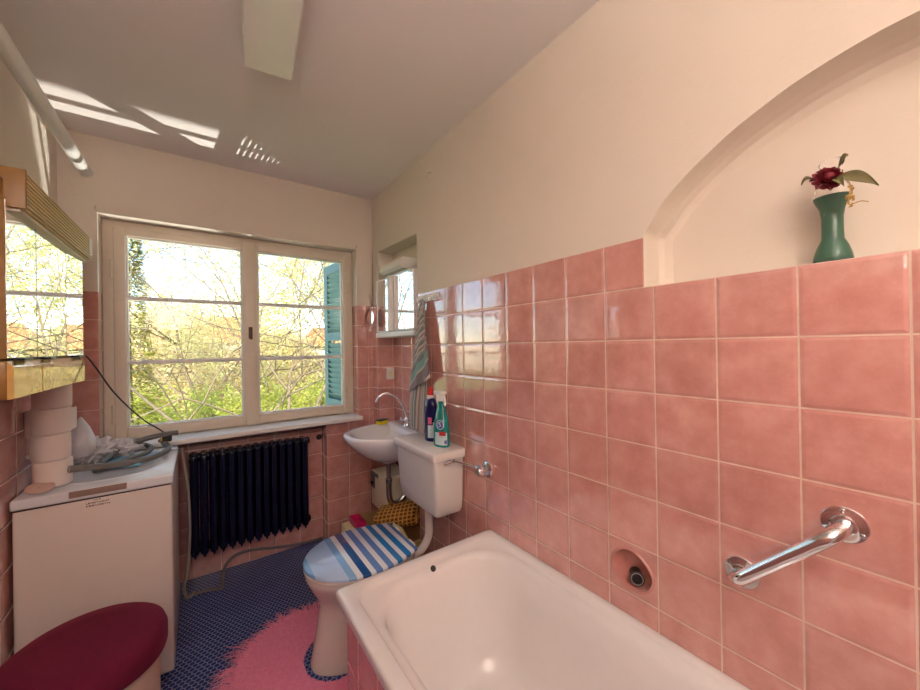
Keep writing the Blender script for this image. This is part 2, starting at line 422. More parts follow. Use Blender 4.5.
# far wall with window opening and radiator recess
WX0, WX1, WZ0, WZ1, WY = -.418, .926, .85, 2.067, 2.665
RX1, RY = .70, 2.70
w = MB(); F3 = lambda y: (lambda x,z: (x,y,z))
w.mat(0).add(*tri_plane([(RX1,0),(XR,0),(XR,TT),(WX1,TT),(WX1,WZ0),(RX1,WZ0)], [], F3(YF)))
w.add(*tri_plane([(XL,.845),(WX0,.845),(WX0,TT),(XL,TT)], [], F3(YF)))
w.mat(1).add(*tri_plane([(XL,TT),(WX0,TT),(WX0,WZ1),(WX1,WZ1),(WX1,TT),(XR,TT),(XR+.01,ZC),(XL-.02,ZC),(XL-.02,TT)], [], F3(YF+.005)))
w.mat(0)
for x in (WX0,WX1):
    w.mat(0).add([(x,YF,WZ0-.01),(x,YF,TT),(x,RY+.12,TT),(x,RY+.12,WZ0-.01)], [(0,1,2,3)])
    w.mat(1).add([(x,YF,TT),(x,YF,WZ1),(x,RY+.12,WZ1),(x,RY+.12,TT)], [(0,1,2,3)])
w.add([(WX0,YF,WZ1),(WX1,YF,WZ1),(WX1,RY+.12,WZ1),(WX0,RY+.12,WZ1)], [(0,1,2,3)])
w.mat(0).add([(XL,RY,0),(RX1,RY,0),(RX1,RY,WZ0),(XL,RY,WZ0)], [(0,1,2,3)])
w.add([(RX1,YF,0),(RX1,RY,0),(RX1,RY,WZ0),(RX1,YF,WZ0)], [(0,1,2,3)])
w.add([(XL,YF,.815),(RX1,YF,.815),(RX1,RY,.815),(XL,RY,.815)], [(0,1,2,3)])
# outer leaf closing the wall thickness
w.mat(1).add(*tri_plane([(XL-.3,-.1),(XR+.4,-.1),(XR+.4,ZC+.1),(XL-.3,ZC+.1)], [[(WX0,.80),(WX1,.80),(WX1,WZ1),(WX0,WZ1)]], F3(RY+.12)))
struct(w.build('wall_far', [M['tile'],M['plaster']], smooth=False, origin=(0,YF,0)))

w = MB(); w.mat(0).add([(XL,YN,0),(XL,RY,0),(XL,RY,TT),(XL,YN,TT)], [(0,1,2,3)])
w.mat(1).add([(XL-.005,YN,TT),(XL-.005,YF+.01,TT),(XL-.005,YF+.01,ZC),(XL-.005,YN,ZC)], [(0,1,2,3)])
w.mat(0).add([(XL,YN,TT),(XL,YF,TT),(XL-.005,YF,TT),(XL-.005,YN,TT)], [(0,1,2,3)])
w.mat(1).box((XL-.3,YN,-.1),(XL-.2,RY+.12,ZC+.1))
struct(w.build('wall_left', [M['tile'],M['plaster']], smooth=False, origin=(XL,0,0)))
DX0, DX1, DZ = -.42, .36, 2.02
w = MB()
w.mat(0).add(*tri_plane([(XL,0),(DX0,0),(DX0,TT),(XL,TT)], [], F3(YN))); w.add(*tri_plane([(DX1,0),(XR,0),(XR,TT),(DX1,TT)], [], F3(YN)))
w.mat(1).add(*tri_plane([(XL,TT),(DX0,TT),(DX0,DZ),(DX1,DZ),(DX1,TT),(XR+.01,TT),(XR+.01,ZC),(XL,ZC)], [], F3(YN)))
w.mat(1).box((XL-.3,YN-.2,-.1),(XR+.4,YN-.08,ZC+.1))
struct(w.build('wall_near', [M['tile'],M['plaster']], smooth=False, origin=(0,YN,0)))
struct(MB().box((XL-.3,YN-.2,-.08),(XR+.4,RY+.12,0)).build('floor', M['floor'], smooth=False))
struct(MB().box((XL-.3,YN-.2,ZC),(XR+.4,RY+.12,ZC+.08)).build('ceiling', M['ceil'], smooth=False))
w = MB().box((XR+.3,YN,-.1),(XR+.4,RY+.12,ZC+.1)); w.add([(XR,YN,0),(XR+.4,YN,0),(XR+.4,YN,ZC),(XR,YN,ZC)],[(0,1,2,3)])
struct(w.build('wall_outer', M['plaster'], smooth=False))
# closed door behind the camera
d = MB().box((DX0,YN-.03,0),(DX1,YN+.01,DZ),.004).build('door_1', M['framew']); struct(d)
df = MB()
for a,b in (((DX0-.07,0),(DX0,DZ)),((DX1,0),(DX1+.07,DZ)),((DX0-.07,DZ),(DX1+.07,DZ+.07))): df.box((a[0],YN,a[1]),(b[0],YN+.025,b[1]),.004)
df.build('door_frame', M['framew'], d)
for z0,z1 in ((.2,.9),(1.05,1.85)): MB().box((DX0+.12,YN+.01,z0),(DX1-.12,YN+.018,z1),.006).build('door_panel', M['framew'], d)
MB().tube([(DX1-.06,YN+.01,1.0),(DX1-.06,YN+.05,1.0),(DX1-.17,YN+.055,1.0)],.009).build('door_handle', M['steel'], d)

# window sill
s = MB().box((-.55,2.482,.849),(.928,RY+.03,.877),.006).build('trim_1', M['framew']); struct(s)

# window
win = bpy.data.objects.new('window_1', None); C.objects.link(win); win.location = (.254,2.69,.852); struct(win)
f = MB(); Y0, Y1 = 2.668, 2.74
f.box((WX0,Y0,.877),(WX0+.05,Y1,WZ1),.004).box((WX1-.05,Y0,.877),(WX1,Y1,WZ1),.004)
f.box((WX0+.05,Y0,WZ1-.045),(WX1-.05,Y1,WZ1),.004).box((WX0+.05,Y0,.877),(WX1-.05,Y1,.897),.004)
f.build('window_frame', M['frame'], win)
GZ0, GZ1 = .940, 1.990
for (x0,x1,g0,g1) in ((-.374,.235,-.325,.221),(.285,.885,.306,.852)):
    q = MB(); ya, yb = 2.652, 2.705
    q.box((x0,ya,.884),(g0,yb,2.03),.005).box((g1,ya,.884),(x1,yb,2.03),.005)
    q.box((g0,ya,.884),(g1,yb,GZ0),.005).box((g0,ya,GZ1),(g1,yb,2.03),.005)
    sash = q.build('window_sash', M['frame'], win)
    bars = MB()
    for z in (1.650,1.297): bars.box((g0-.004,2.668,z-.011),(g1+.004,2.70,z+.011),.004)
    bars.build('glazing_bar', M['framew'], sash)
    bead = MB()
    for a,b in (((g0-.001,GZ0),(g0+.009,GZ1)),((g1-.009,GZ0),(g1+.001,GZ1)),((g0,GZ0-.001),(g1,GZ0+.009)),((g0,GZ1-.009),(g1,GZ1+.001))): bead.box((a[0],2.672,a[1]),(b[0],2.694,b[1]),.003)
    bead.build('glazing_bead', M['framew'], sash)
    for z0,z1 in ((GZ0,1.286),(1.308,1.639),(1.661,GZ1)): MB().box((g0,2.686,z0),(g1,2.690,z1)).build('window_pane', M['glass'], sash, smooth=False)
    hx = x0-.006 if x0 < 0 else x1+.006
    for z in (1.80,1.02): MB().tube([(hx,2.657,z-.05),(hx,2.657,z+.05)],.008).build('window_hinge', M['frame'], sash)
ps = MB().box((.230,2.640,.878),(.292,2.665,2.045),.006).build('center_post', M['frame'], win)
h = MB().box((.250,2.634,1.425),(.272,2.642,1.50),.003); h.tube([(.261,2.64,1.47),(.261,2.615,1.468),(.262,2.607,1.455),(.261,2.606,1.42)],.006)
h.build('window_handle', simple('brown_metal', srgb(88,62,48), .4, .5), win)

# ------------------------------------------------------------------ exterior light & camera
sc = bpy.context.scene
cam = bpy.data.cameras.new('camera'); cam.sensor_width = 36; cam.lens = 363.63/920*36; cam.clip_start = .02; cam.clip_end = 300
co = bpy.data.objects.new('camera', cam); C.objects.link(co)
yaw, pit, rol = 0.620636, 0.0025004, -0.0156528
cyw, syw = math.cos(yaw), math.sin(yaw)
fw = Vector((syw*math.cos(pit), cyw*math.cos(pit), math.sin(pit))); r = Vector((cyw,-syw,0)); u = r.cross(fw)
c_, s_ = math.cos(rol), math.sin(rol); r2 = c_*r+s_*u; u2 = -s_*r+c_*u
co.matrix_world = Matrix(((r2.x,u2.x,-fw.x,0),(r2.y,u2.y,-fw.y,0),(r2.z,u2.z,-fw.z,1.36),(0,0,0,1)))
sc.camera = co
wd = bpy.data.worlds.new('world'); sc.world = wd; wd.use_nodes = True; nt = wd.node_tree
sky = nt.nodes.new('ShaderNodeTexSky'); sky.sky_type = 'NISHITA'; sky.sun_disc = False; sky.sun_elevation = math.radians(48); sky.sun_rotation = math.radians(200)
nt.links.new(sky.outputs[0], nt.nodes['Background'].inputs[0]); nt.nodes['Background'].inputs[1].default_value = .50
sky.dust_density = .2; sky.ozone_density = 2.5; sky.air_density = 1.0
sun = bpy.data.lights.new('sun','SUN'); sun.energy = 7.5; sun.angle = .009; sun.color = (1,.94,.84)
so = bpy.data.objects.new('sun', sun); C.objects.link(so); so.location = (-3,-6,9)
so.rotation_euler = Vector((-.35,-.8,.62)).to_track_quat('Z','Y').to_euler()
# glint of the low sun thrown up from outside onto the ceiling
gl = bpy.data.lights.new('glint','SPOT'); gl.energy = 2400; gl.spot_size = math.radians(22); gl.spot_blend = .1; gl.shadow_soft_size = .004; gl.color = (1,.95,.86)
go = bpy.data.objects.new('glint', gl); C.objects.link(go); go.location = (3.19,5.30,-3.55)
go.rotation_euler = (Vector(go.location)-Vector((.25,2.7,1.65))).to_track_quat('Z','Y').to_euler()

sc.view_settings.view_transform = 'Standard'; sc.view_settings.look = 'None'; sc.view_settings.gamma = 1; sc.view_settings.exposure = .28
sc.view_settings.use_curve_mapping = False

# ------------------------------------------------------------------ bathtub
def rrect(x0,x1,y0,y1,r,z,n=7,jit=None):
    out = []
    for cx,cy,a in ((x1-r,y1-r,0),(x0+r,y1-r,PI/2),(x0+r,y0+r,PI),(x1-r,y0+r,3*PI/2)):
        for k in range(n+1):
            t = a+PI/2*k/n; out.append((cx+r*math.cos(t), cy+r*math.sin(t), z))
    return out
TX, TX1, TYN, TYF, TZ = .362, 1.041, -.44, 1.252, .545
tub = thing('bathtub', (.70,.40,0), 'cream enamel built-in bathtub with pink tiled side under the grab rail', 'bathtub')
m = MB()
L = [rrect(TX,TX1,TYN,TYF,.010,TZ-.034,16), rrect(TX-.002,TX1,TYN,TYF+.002,.012,TZ-.009,16), rrect(TX+.002,TX1-.001,TYN+.004,TYF-.003,.014,TZ-.001,16), rrect(TX+.008,TX1-.008,TYN+.012,TYF-.009,.02,TZ+.001,16)]
for e0,e1,ey0,ey1,rd,dz in ((.040,.026,.04,.036,.080,.001),(.046,.031,.045,.042,.078,-.003),(.052,.036,.05,.048,.076,-.0125),(.064,.046,.065,.060,.176,-.014),(.078,.058,.08,.074,.166,-.019),(.087,.067,.095,.086,.160,-.036),(.099,.081,.13,.104,.154,-.10),(.116,.098,.19,.132,.146,-.22),(.134,.116,.24,.162,.138,-.32),(.155,.136,.28,.190,.128,-.37),(.19,.17,.32,.225,.112,-.395),(.23,.21,.36,.265,.092,-.402)):
    L.append(rrect(TX+e0,TX1-e1,TYN+ey0,TYF-ey1,rd,TZ+dz,16))
m.loops(L, False, True)
m.build('tub_basin', M['tub'], tub, angle=60)
pm = MB().box((TX+.030,TYN,0),(TX1-.01,TYF-.028,TZ-.30)); pm.v = []; pm.f = []; pm.m = []
pm.add([(TX+.030,TYN,0),(TX+.030,TYF-.025,0),(TX+.030,TYF-.025,TZ-.02),(TX+.030,TYN,TZ-.02),(TX1,TYF-.025,0),(TX1,TYF-.025,TZ-.02),(TX1,TYN,0),(TX1,TYN,TZ-.02)],[(0,1,2,3),(1,4,5,2),(3,0,6,7)])
tag(pm.build('side_panel', M['tile'], tub, smooth=False), 'pink tiled side panel')
MB().lathe([(0,0),(.010,0),(.011,.001),(.009,.002),(0,.002)], (.70,TYF-.0775,TZ-.0165), (0,-.7,.6), 20).build('overflow_hole', M['black'], tub)
MB().tube([(TX+.029,TYN,TZ-.036),(TX+.029,TYF-.026,TZ-.036)],.005,8).build('sealant', M['ped'], tub)
MB().lathe([(0,.0),(.024,.0),(.024,.004),(.018,.004),(.018,.002),(0,.002)], (.70,-.02,.1455), seg=24).build('drain', M['chrome'], tub)

# grab rail
gr = thing('grab_rail', (XR,.233,.90), 'polished steel grab rail fixed slanting on the pink tiles above the tub', 'grab rail')
a = Vector((XR,.319,.812)); b = Vector((XR,.148,.992)); st = .062
m = MB()
dirv = (b-a).normalized(); off = Vector((-st,0,0)); R_ = .035
pts = [a+Vector((-.004,0,0)), a+off*.45]
for k in range(1,8):
    t = PI/2*k/8; pts.append(a+off*.45+off*.55*math.sin(t)+dirv*.036*(1-math.cos(t)))
pts += [a+off+dirv*.04, b+off-dirv*.04]
for k in range(1,8):
    t = PI/2*k/8; pts.append(b+off*.45+off*.55*math.cos(t)-dirv*.036*(1-math.sin(t)))
pts += [b+off*.45, b+Vector((-.004,0,0))]
m.tube(pts, .0142, 20); m.build('rail_bar', M['chrome'], gr)
for p,k in ((a,0),(b,1)):
    fl = MB().lathe([(.035,0),(.0355,.002),(.034,.0045),(.023,.0055),(.0195,.007),(.0185,.010),(.0142,.011)], p, (-1,0,0), 32).build('flange', M['chrome'], gr)
    for j in range(3):
        t = 2*PI*j/3+.5+k; MB().lathe([(.0045,.004),(.0045,.0065),(.003,.0075),(0,.0078)], p+Vector((0,.028*math.cos(t),.028*math.sin(t))), (-1,0,0), 12).build('screw', M['steel'], fl)

# hose connector in the soap recess
hx = Vector((-.80,-.58,.12)).normalized(); hp = Vector((XR+.008,.583,.663))
hc = MB().tube([hp-hx*.03,hp+hx*.006],.0175,28,False)
hc.lathe([(.0175,0),(.0205,0),(.0205,.006),(.016,.006),(.013,.001),(.0125,-.018),(0,-.018)], hp+hx*.006, hx, 28)
hc = hc.build('hose_connector', M['black']); tag(hc, 'round black pipe stub set in the scooped pink recess above the tub', 'pipe fitting')
MB().lathe([(.0145,0),(.0175,.0),(.0175,.0012),(.0145,.0012)], hp+hx*.0122, hx, 28, False).build('ring', M['steel'], hc)

# ------------------------------------------------------------------ toilet
TYC = 1.64
to = thing('toilet', (.60,TYC,0), 'cream toilet bowl with a blue and white striped closed lid', 'toilet')
def egg(x0, x1, hw, z, back=.65, n=40, split=.52, yo=0):
    """front tip at x0, back edge at x1 with half width back*hw"""
    xs = x0+(x1-x0)*split; out = []
    top = []
    for k in range(n+1):
        t = PI/2*k/n; top.append((xs-(xs-x0)*math.cos(t), hw*math.sin(t)))
    for k in range(1, 9):
        t = k/8; top.append((xs+(x1-xs)*t, hw*(1-(1-back)*t**2.1)))
    pts = [(x,TYC+yo+y,z) for x,y in top]+[(x,TYC+yo-y,z) for x,y in top[::-1]][:-1]
    return pts
m = MB()
prof = [(.0,.368,.80,.132,.8),(.02,.368,.80,.132,.8),(.05,.376,.79,.124,.8),(.12,.390,.78,.108,.8),(.20,.402,.77,.098,.8),(.25,.408,.77,.105,.8),(.29,.395,.78,.132,.75),(.33,.373,.79,.165,.7),(.365,.357,.80,.188,.65),(.385,.350,.81,.196,.62),(.398,.352,.81,.195,.62)]
m.loops([egg(x0,x1,hw,z,bk,24) for z,x0,x1,hw,bk in prof])
m.build('bowl', M['ped'], to, angle=70)
m = MB(); m.loops([egg(.352,.800,.193,.399,.64,30),egg(.346,.803,.199,.403,.64,30),egg(.346,.803,.199,.412,.64,30),egg(.350,.800,.196,.416,.64,30)]); m.build('seat', M['ped'], to, angle=60)
m = MB(); m.loops([egg(.350,.803,.200,.418,.72,40),egg(.345,.806,.206,.421,.72,40),egg(.345,.806,.206,.428,.72,40),egg(.349,.803,.202,.4325,.72,40)]); m.build('lid', M['lid'], to, angle=50)
for s_ in (-1,1): MB().tube([(.812,TYC+s_*.075-.022,.418),(.812,TYC+s_*.075+.022,.418)],.011).build('hinge', M['whitep'], to)
# cistern with flush pipe
CYC = 1.630
ci = thing('toilet_cistern', (.95,CYC,.55), 'cream wall-hung cistern holding the two cleaner bottles behind the toilet', 'cistern')
m = MB()
L = []
for z,x0,x1,hy in ((.555,.905,1.03,.16),(.557,.89,1.035,.18),(.575,.882,1.038,.19),(.62,.878,1.038,.196),(.825,.868,1.038,.205),(.832,.868,1.038,.205)):
    L.append(rrect(x0,x1,CYC-hy,CYC+hy,.022,z,5))
m.loops(L); m.build('tank', M['cistern'], ci, angle=50)
m = MB(); L = []
for z,e in ((.828,.010),(.830,.012),(.860,.013),(.8655,.010),(.867,.004)):
    L.append(rrect(.868-e,1.038,CYC-.207-e,CYC+.207+e,.02,z,5))
m.loops(L); m.build('tank_lid', M['cistern'], ci, angle=50)
MB().lathe([(.007,0),(.007,.002),(.0,.003)], (.8725,CYC+.085,.798), (-1,0,-.05), 3).build('logo', simple('dark_emblem', srgb(70,60,55), .5), ci)
lv = MB().tube([(.942,CYC-.205,.822),(.942,CYC-.222,.822)],.009); lv.tube([(.942,CYC-.222,.822),(.905,CYC-.225,.818)],[.007,.005]); lv.build('flush_lever', M['steel'], ci)
fp = bez([(.95,CYC,.56),(.95,CYC,.46),(.945,CYC,.38),(.90,CYC,.325),(.83,CYC,.31),(.76,CYC,.31)],6)
MB().tube(fp,.021,20).build('flush_pipe', M['ped'], ci)
MB().lathe([(.032,0),(.034,.004),(.034,.02),(.03,.024),(.02,.026)], (.95,CYC,.53), seg=24).build('pipe_nut', M['whitep'], ci)
# supply valve
va = thing('water_valve', (XR,1.262,.806), 'chrome stop valve on the tiles feeding the cistern', 'valve')
V = Vector((XR,1.262,.806))
MB().lathe([(.034,0),(.035,.002),(.031,.006),(.018,.009),(.015,.010)], V, (-1,0,0), 28).build('rosette', M['chrome'], va)
MB().tube([V,V+Vector((-.038,0,0))],.0135,20).tube([V+Vector((-.028,-.014,0)),V+Vector((-.028,.034,0.002))],.0155,18).build('valve_body', M['chrome'], va)
MB().lathe([(.015,0),(.019,.003),(.019,.018),(.014,.025),(0,.026)], V+Vector((-.034,0,-.0)), (-1,-.1,0), 10).build('valve_knob', M['chrome'], va)
MB().tube(bez([V+Vector((-.028,.028,.002)),V+Vector((-.04,.09,.006)),V+Vector((-.065,.15,.010)),V+Vector((-.075,.18,.012))],6),.006,12).build('supply_pipe', M['chrome'], va)
MB().tube([V+Vector((-.075,.157,.012)),V+Vector((-.075,.178,.012))],.010,8).build('pipe_nut', M['steel'], va)

# bottles on the cistern
def text_mesh(txt, size, ext=.0006):
    cu = bpy.data.curves.new('t','FONT'); cu.body = txt; cu.size = size; cu.extrude = ext; cu.align_x = 'CENTER'; cu.align_y = 'CENTER'
    ob = bpy.data.objects.new('t', cu); C.objects.link(ob); dg = bpy.context.evaluated_depsgraph_get(); dg.update()
    me = bpy.data.meshes.new_from_object(ob.evaluated_get(dg)); vs = [v.co.copy() for v in me.vertices]; fs = [list(p.vertices) for p in me.polygons]
    bpy.data.objects.remove(ob); bpy.data.curves.remove(cu); bpy.data.meshes.remove(me); return vs, fs
ZT = .867
def ell(mb, prof, c, sx, sy, seg=28, ang=0, arc=None, push=0):
    L = []
    ca, sa = math.cos(ang), math.sin(ang)
    for rr,z in prof:
        l = []
        rng = range(seg) if not arc else range(seg+1)
        for k in rng:
            t = 2*PI*k/seg if not arc else arc[0]+(arc[1]-arc[0])*k/seg
            x, y = (rr*sx+push)*math.cos(t), (rr*sy+push)*math.sin(t)
            l.append((c[0]+x*ca-y*sa, c[1]+x*sa+y*ca, c[2]+z))
        L.append(l)
    mb.loops(L, not arc, not arc, not arc)
def interp(prof, z):
    for (r0,z0),(r1,z1) in zip(prof, prof[1:]):
        if z0 <= z <= z1 and z1 > z0: return r0+(r1-r0)*(z-z0)/(z1-z0)
    return prof[-1][0]
# toilet cleaner
bc = (.985,1.652,ZT)
bb = thing('cleaner_bottle', bc, 'navy blue toilet cleaner bottle with a red cap on the cistern', 'bottle')
pr = [(.0,0),(.93,0),(1,.006),(1,.10),(.97,.13),(1.0,.17),(.95,.195),(.8,.212),(.55,.222)]
m = MB(); ell(m, pr, bc, .030, .044); m.build('bottle_body', M['dblue'], bb, angle=60)
def patch(name, z0, z1, a0, a1, mat, pr, c, sx, sy, par, push=.0006, n=8, oval=False):
    m = MB(); seg = 14; L = []
    for i in range(n+1):
        z = z0+(z1-z0)*i/n; rr = interp(pr, z); l = []
        am, ah = (a0+a1)/2, (a1-a0)/2
        if oval: ah *= math.sqrt(max(0.0004, 1-(2*i/n-1)**2))
        for k in range(seg+1):
            t = am-ah+2*ah*k/seg; l.append((c[0]+(rr*sx+push)*math.cos(t), c[1]+(rr*sy+push)*math.sin(t), c[2]+z))
        L.append(l)
    m.loops(L, False, False, False); return m.build(name, mat, par)
A0 = -PI*.72     # facing the camera
patch('label_patch', .02, .085, A0-.55, A0+.35, M['labelpale'], pr, bc, .030, .044, bb)
patch('label_patch', .09, .125, A0-.5, A0+.1, simple('pink_print', srgb(206,96,140), .35), pr, bc, .030, .044, bb)
patch('label_patch', .04, .072, A0+.35, A0+.9, M['labelblue'], pr, bc, .030, .044, bb)
patch('label_patch', .012, .038, A0+.4, A0+.8, M['labelgold'], pr, bc, .030, .044, bb)
patch('label_patch', .078, .10, A0+.25, A0+.8, simple('white_print', srgb(220,222,230), .35), pr, bc, .030, .044, bb)
m = MB().lathe([(.020,0),(.021,.003),(.0195,.018),(.016,.022)], (bc[0],bc[1],ZT+.216), seg=24); m.build('neck_collar', M['whitep'], bb)
m = MB().lathe([(.0165,0),(.017,.010),(.015,.028),(.010,.040),(.004,.045),(0,.046)], (bc[0],bc[1],ZT+.234), seg=24); m.build('cap', M['red'], bb)
# teal spray bottle
sc_ = (.972,1.530,ZT)
sb = thing('spray_bottle', sc_, 'teal spray cleaner bottle with a white nozzle on the cistern', 'bottle')
pr2 = [(.0,0),(.94,0),(1,.006),(1.0,.07),(.96,.10),(.80,.14),(.60,.175),(.46,.20),(.42,.225)]
m = MB(); ell(m, pr2, sc_, .034, .052); m.build('bottle_body', M['teal'], sb, angle=60)
patch('label_patch', .012, .072, A0-.95, A0+.65, M['labelpale'], pr2, sc_, .034, .052, sb)
patch('label_patch', .058, .078, A0-.35, A0+.45, M['labelred'], pr2, sc_, .034, .052, sb, push=.0012)
patch('label_patch', .086, .134, A0-.75, A0+.25, simple('white_print_oval', srgb(214,226,232), .35), pr2, sc_, .034, .052, sb, push=.0008, n=12, oval=True)
o_ = patch('label_patch', .090, .130, A0-.62, A0+.12, M['labelblue'], pr2, sc_, .034, .052, sb, push=.0014, n=12, oval=True)
patch('label_patch', .018, .036, A0+.25, A0+.6, simple('violet_print', srgb(96,90,170), .35), pr2, sc_, .034, .052, sb, push=.0012)
vs, fs = text_mesh('S', .034)
A1 = A0-.25; rr = interp(pr2,.11)
nx_, ny_ = math.cos(A1), math.sin(A1); cp = Vector((sc_[0]+(rr*.034+.0026)*nx_, sc_[1]+(rr*.052+.0026)*ny_, ZT+.110))
tx = Vector((-ny_,nx_,0))
MB().add([cp+tx*v.x+Vector((0,0,1))*v.y+Vector((nx_,ny_,0))*v.z for v in vs], fs).build('label_letter', M['whitep'], sb, smooth=False)
m = MB().lathe([(.0225,0),(.0235,.004),(.022,.03),(.020,.034)], (sc_[0],sc_[1],ZT+.222), seg=24)
m.box((sc_[0]-.021,sc_[1]-.030,ZT+.250),(sc_[0]+.021,sc_[1]+.042,ZT+.272),.009)
m.build('spray_head', M['whitep'], sb)
MB().tube(bez([(sc_[0],sc_[1]-.018,ZT+.252),(sc_[0],sc_[1]-.032,ZT+.235),(sc_[0],sc_[1]-.037,ZT+.20)],5),[.006]*10+[.004],10).build('trigger', M['whitep'], sb)

# ------------------------------------------------------------------ wash basin in the niche
wb = thing('wash_basin', (1.0,2.15,.70), 'small white ceramic wash basin set in the wall niche', 'wash basin')
BY = 2.13
def bas(x0, hw, z, xb=1.163, p=2.4, n=36, grow=0):
    out = []
    for k in range(n+1):
        t = -PI/2+PI*k/n; c, s_ = math.cos(t), math.sin(t)
        out.append((xb-(xb-x0)*abs(c)**(2/p), BY+hw*math.copysign(abs(s_)**(2/p), s_), z))
    return out
m = MB(); L = []
for x0,hw,z,xb in ((.90,.10,.655,1.163),(.86,.13,.665,1.163),(.79,.19,.705,1.163),(.74,.225,.750,1.163),(.698,.250,.795,1.163),(.686,.256,.822,1.163),(.688,.255,.832,1.163),(.695,.251,.837,1.163)):
    L.append(bas(x0,hw,z,xb))
for x0,hw,z,xb in ((.725,.232,.836,1.075),(.735,.222,.828,1.068),(.762,.202,.80,1.06),(.79,.18,.76,1.045),(.83,.14,.725,1.02),(.87,.09,.708,.99)):
    L.append(bas(x0,hw,z,xb,2.2))
m.loops(L); m.build('basin_bowl', M['ceramic'], wb, angle=70)
MB().lathe([(0,0),(.019,0),(.021,.002),(.019,.004),(.012,.003),(0,.002)], (.93,BY,.709), seg=20).build('drain', M['chrome'], wb)
MB().lathe([(0,0),(.010,0),(.011,.0025),(0,.003)], (1.043,BY-.03,.79), (-1,0,.25), 16).build('overflow_hole', M['black'], wb)
tr = MB(); tr.lathe([(.034,0),(.036,.004),(.036,.026),(.030,.03)], (.965,2.15,.63), seg=24); tr.build('waste_flange', M['ceramic'], wb)
MB().tube([(.965,2.15,.64),(.965,2.15,.44)],.0135,18).build('tailpipe', M['steel'], wb)
MB().tube(bez([(.965,2.15,.52),(.966,2.15,.42),(.985,2.15,.365),(1.03,2.15,.36),(1.07,2.15,.39),(1.10,2.15,.43),(1.165,2.15,.44)],6),.0175,18).build('trap', M['steel'], wb)
MB().lathe([(.021,0),(.022,.004),(.022,.02),(.018,.024)], (.965,2.15,.505), seg=8).build('pipe_nut', M['steel'], wb)
for dy,zz in ((-.04,.50),(.05,.54)):
    MB().tube(bez([(1.10,BY+dy,.80),(1.09,BY+dy*1.3,.70),(1.05,BY+dy*1.8,.62),(1.09,BY+dy*1.5,zz),(1.16,BY+dy*1.5,zz-.01)],6),.006,10).build('supply_hose', M['rubber'], wb)
fc = thing('basin_faucet', (1.098,2.145,.837), 'chrome swan-neck tap at the back of the wash basin', 'faucet')
MB().lathe([(.026,0),(.027,.004),(.022,.010),(.018,.03),(.017,.055),(.013,.062)], (1.098,2.145,.836), seg=24).build('tap_body', M['chrome'], fc)
MB().tube(bez([(1.098,2.145,.89),(1.085,2.15,.945),(1.06,2.16,1.0),(1.02,2.17,1.045),(.97,2.185,1.062),(.93,2.195,1.045),(.912,2.20,1.010)],7),.0085,14).build('spout', M['chrome'], fc)
for s_ in (-1,1):
    MB().tube([(1.098,2.145,.872),(1.085,2.145+s_*.035,.880)],.007,12).lathe([(.006,0),(.014,.006),(.015,.018),(.011,.024),(0,.025)], (1.085,2.145+s_*.034,.880), (-.1,s_*.9,.35), 10).build('tap_handle', M['chrome'], fc)
sp = MB().box((.965,2.300,.838),(1.040,2.345,.862),.006)
sp.rot(0,(1.0,2.32,.85),'Z',.35); sp = sp.build('kitchen_sponge', M['yellow']); tag(sp, 'yellow scouring sponge on the rim of the wash basin', 'sponge')
MB().box((.963,2.299,.862),(1.042,2.347,.869),.003).rot(0,(1.0,2.32,.85),'Z',.35).build('scourer', M['green'], sp)

# under-sink heater
hb = thing('water_heater', (1.05,2.315,.27), 'white boxy under-sink water heater with a grey dial panel', 'water heater')
MB().box((.962,2.190,.268),(1.163,2.440,.512),.012).build('housing', simple('ivory_enamel', srgb(226,214,190), .4), hb)
MB().box((.957,2.37,.395),(.966,2.425,.505),.004).box((.957,2.31,.480),(.966,2.425,.505),.004).build('dial_panel', simple('grey_panel', srgb(112,112,116), .4), hb)
MB().lathe([(.013,0),(.013,.012),(.010,.014),(0,.014)], (.957,2.395,.43), (-1,0,0), 16).build('dial', M['black'], hb)

# box of odds and ends behind the toilet
cb = thing('cardboard_box', (.99,2.03,0), 'open brown cardboard box with a raised cream flap behind the toilet', 'box')
m = MB(); x0,x1,y0,y1,h,t = .86,1.13,1.91,2.44,.215,.005
m.box((x0,y0,.002),(x1,y1,.007)).box((x0,y0,.002),(x0+t,y1,h)).box((x1-t,y0,.002),(x1,y1,h)).box((x0,y0,.002),(x1,y0+t,h)).box((x0,y1-t,.002),(x1,y1,h))
m.build('carton', M['card'], cb, smooth=False)
def quadbox(mb, P, th):
    P = [Vector(p) for p in P]; nn = (P[1]-P[0]).cross(P[3]-P[0]).normalized()*th
    return mb.add(P+[p+nn for p in P], [(0,1,2,3),(7,6,5,4),(0,4,5,1),(1,5,6,2),(2,6,7,3),(3,7,4,0)])
tag(quadbox(MB(), [(.880,1.913,.215),(.99,1.913,.215),(.925,1.885,.33),(.872,1.900,.375)], .004).build('flap', M['cream'], cb, smooth=False), 'cream raised flap')
quadbox(MB(), [(.90,1.915,.212),(1.11,1.915,.212),(1.10,1.80,.20),(.93,1.79,.275)], .004).build('flap', M['card'], cb, smooth=False)
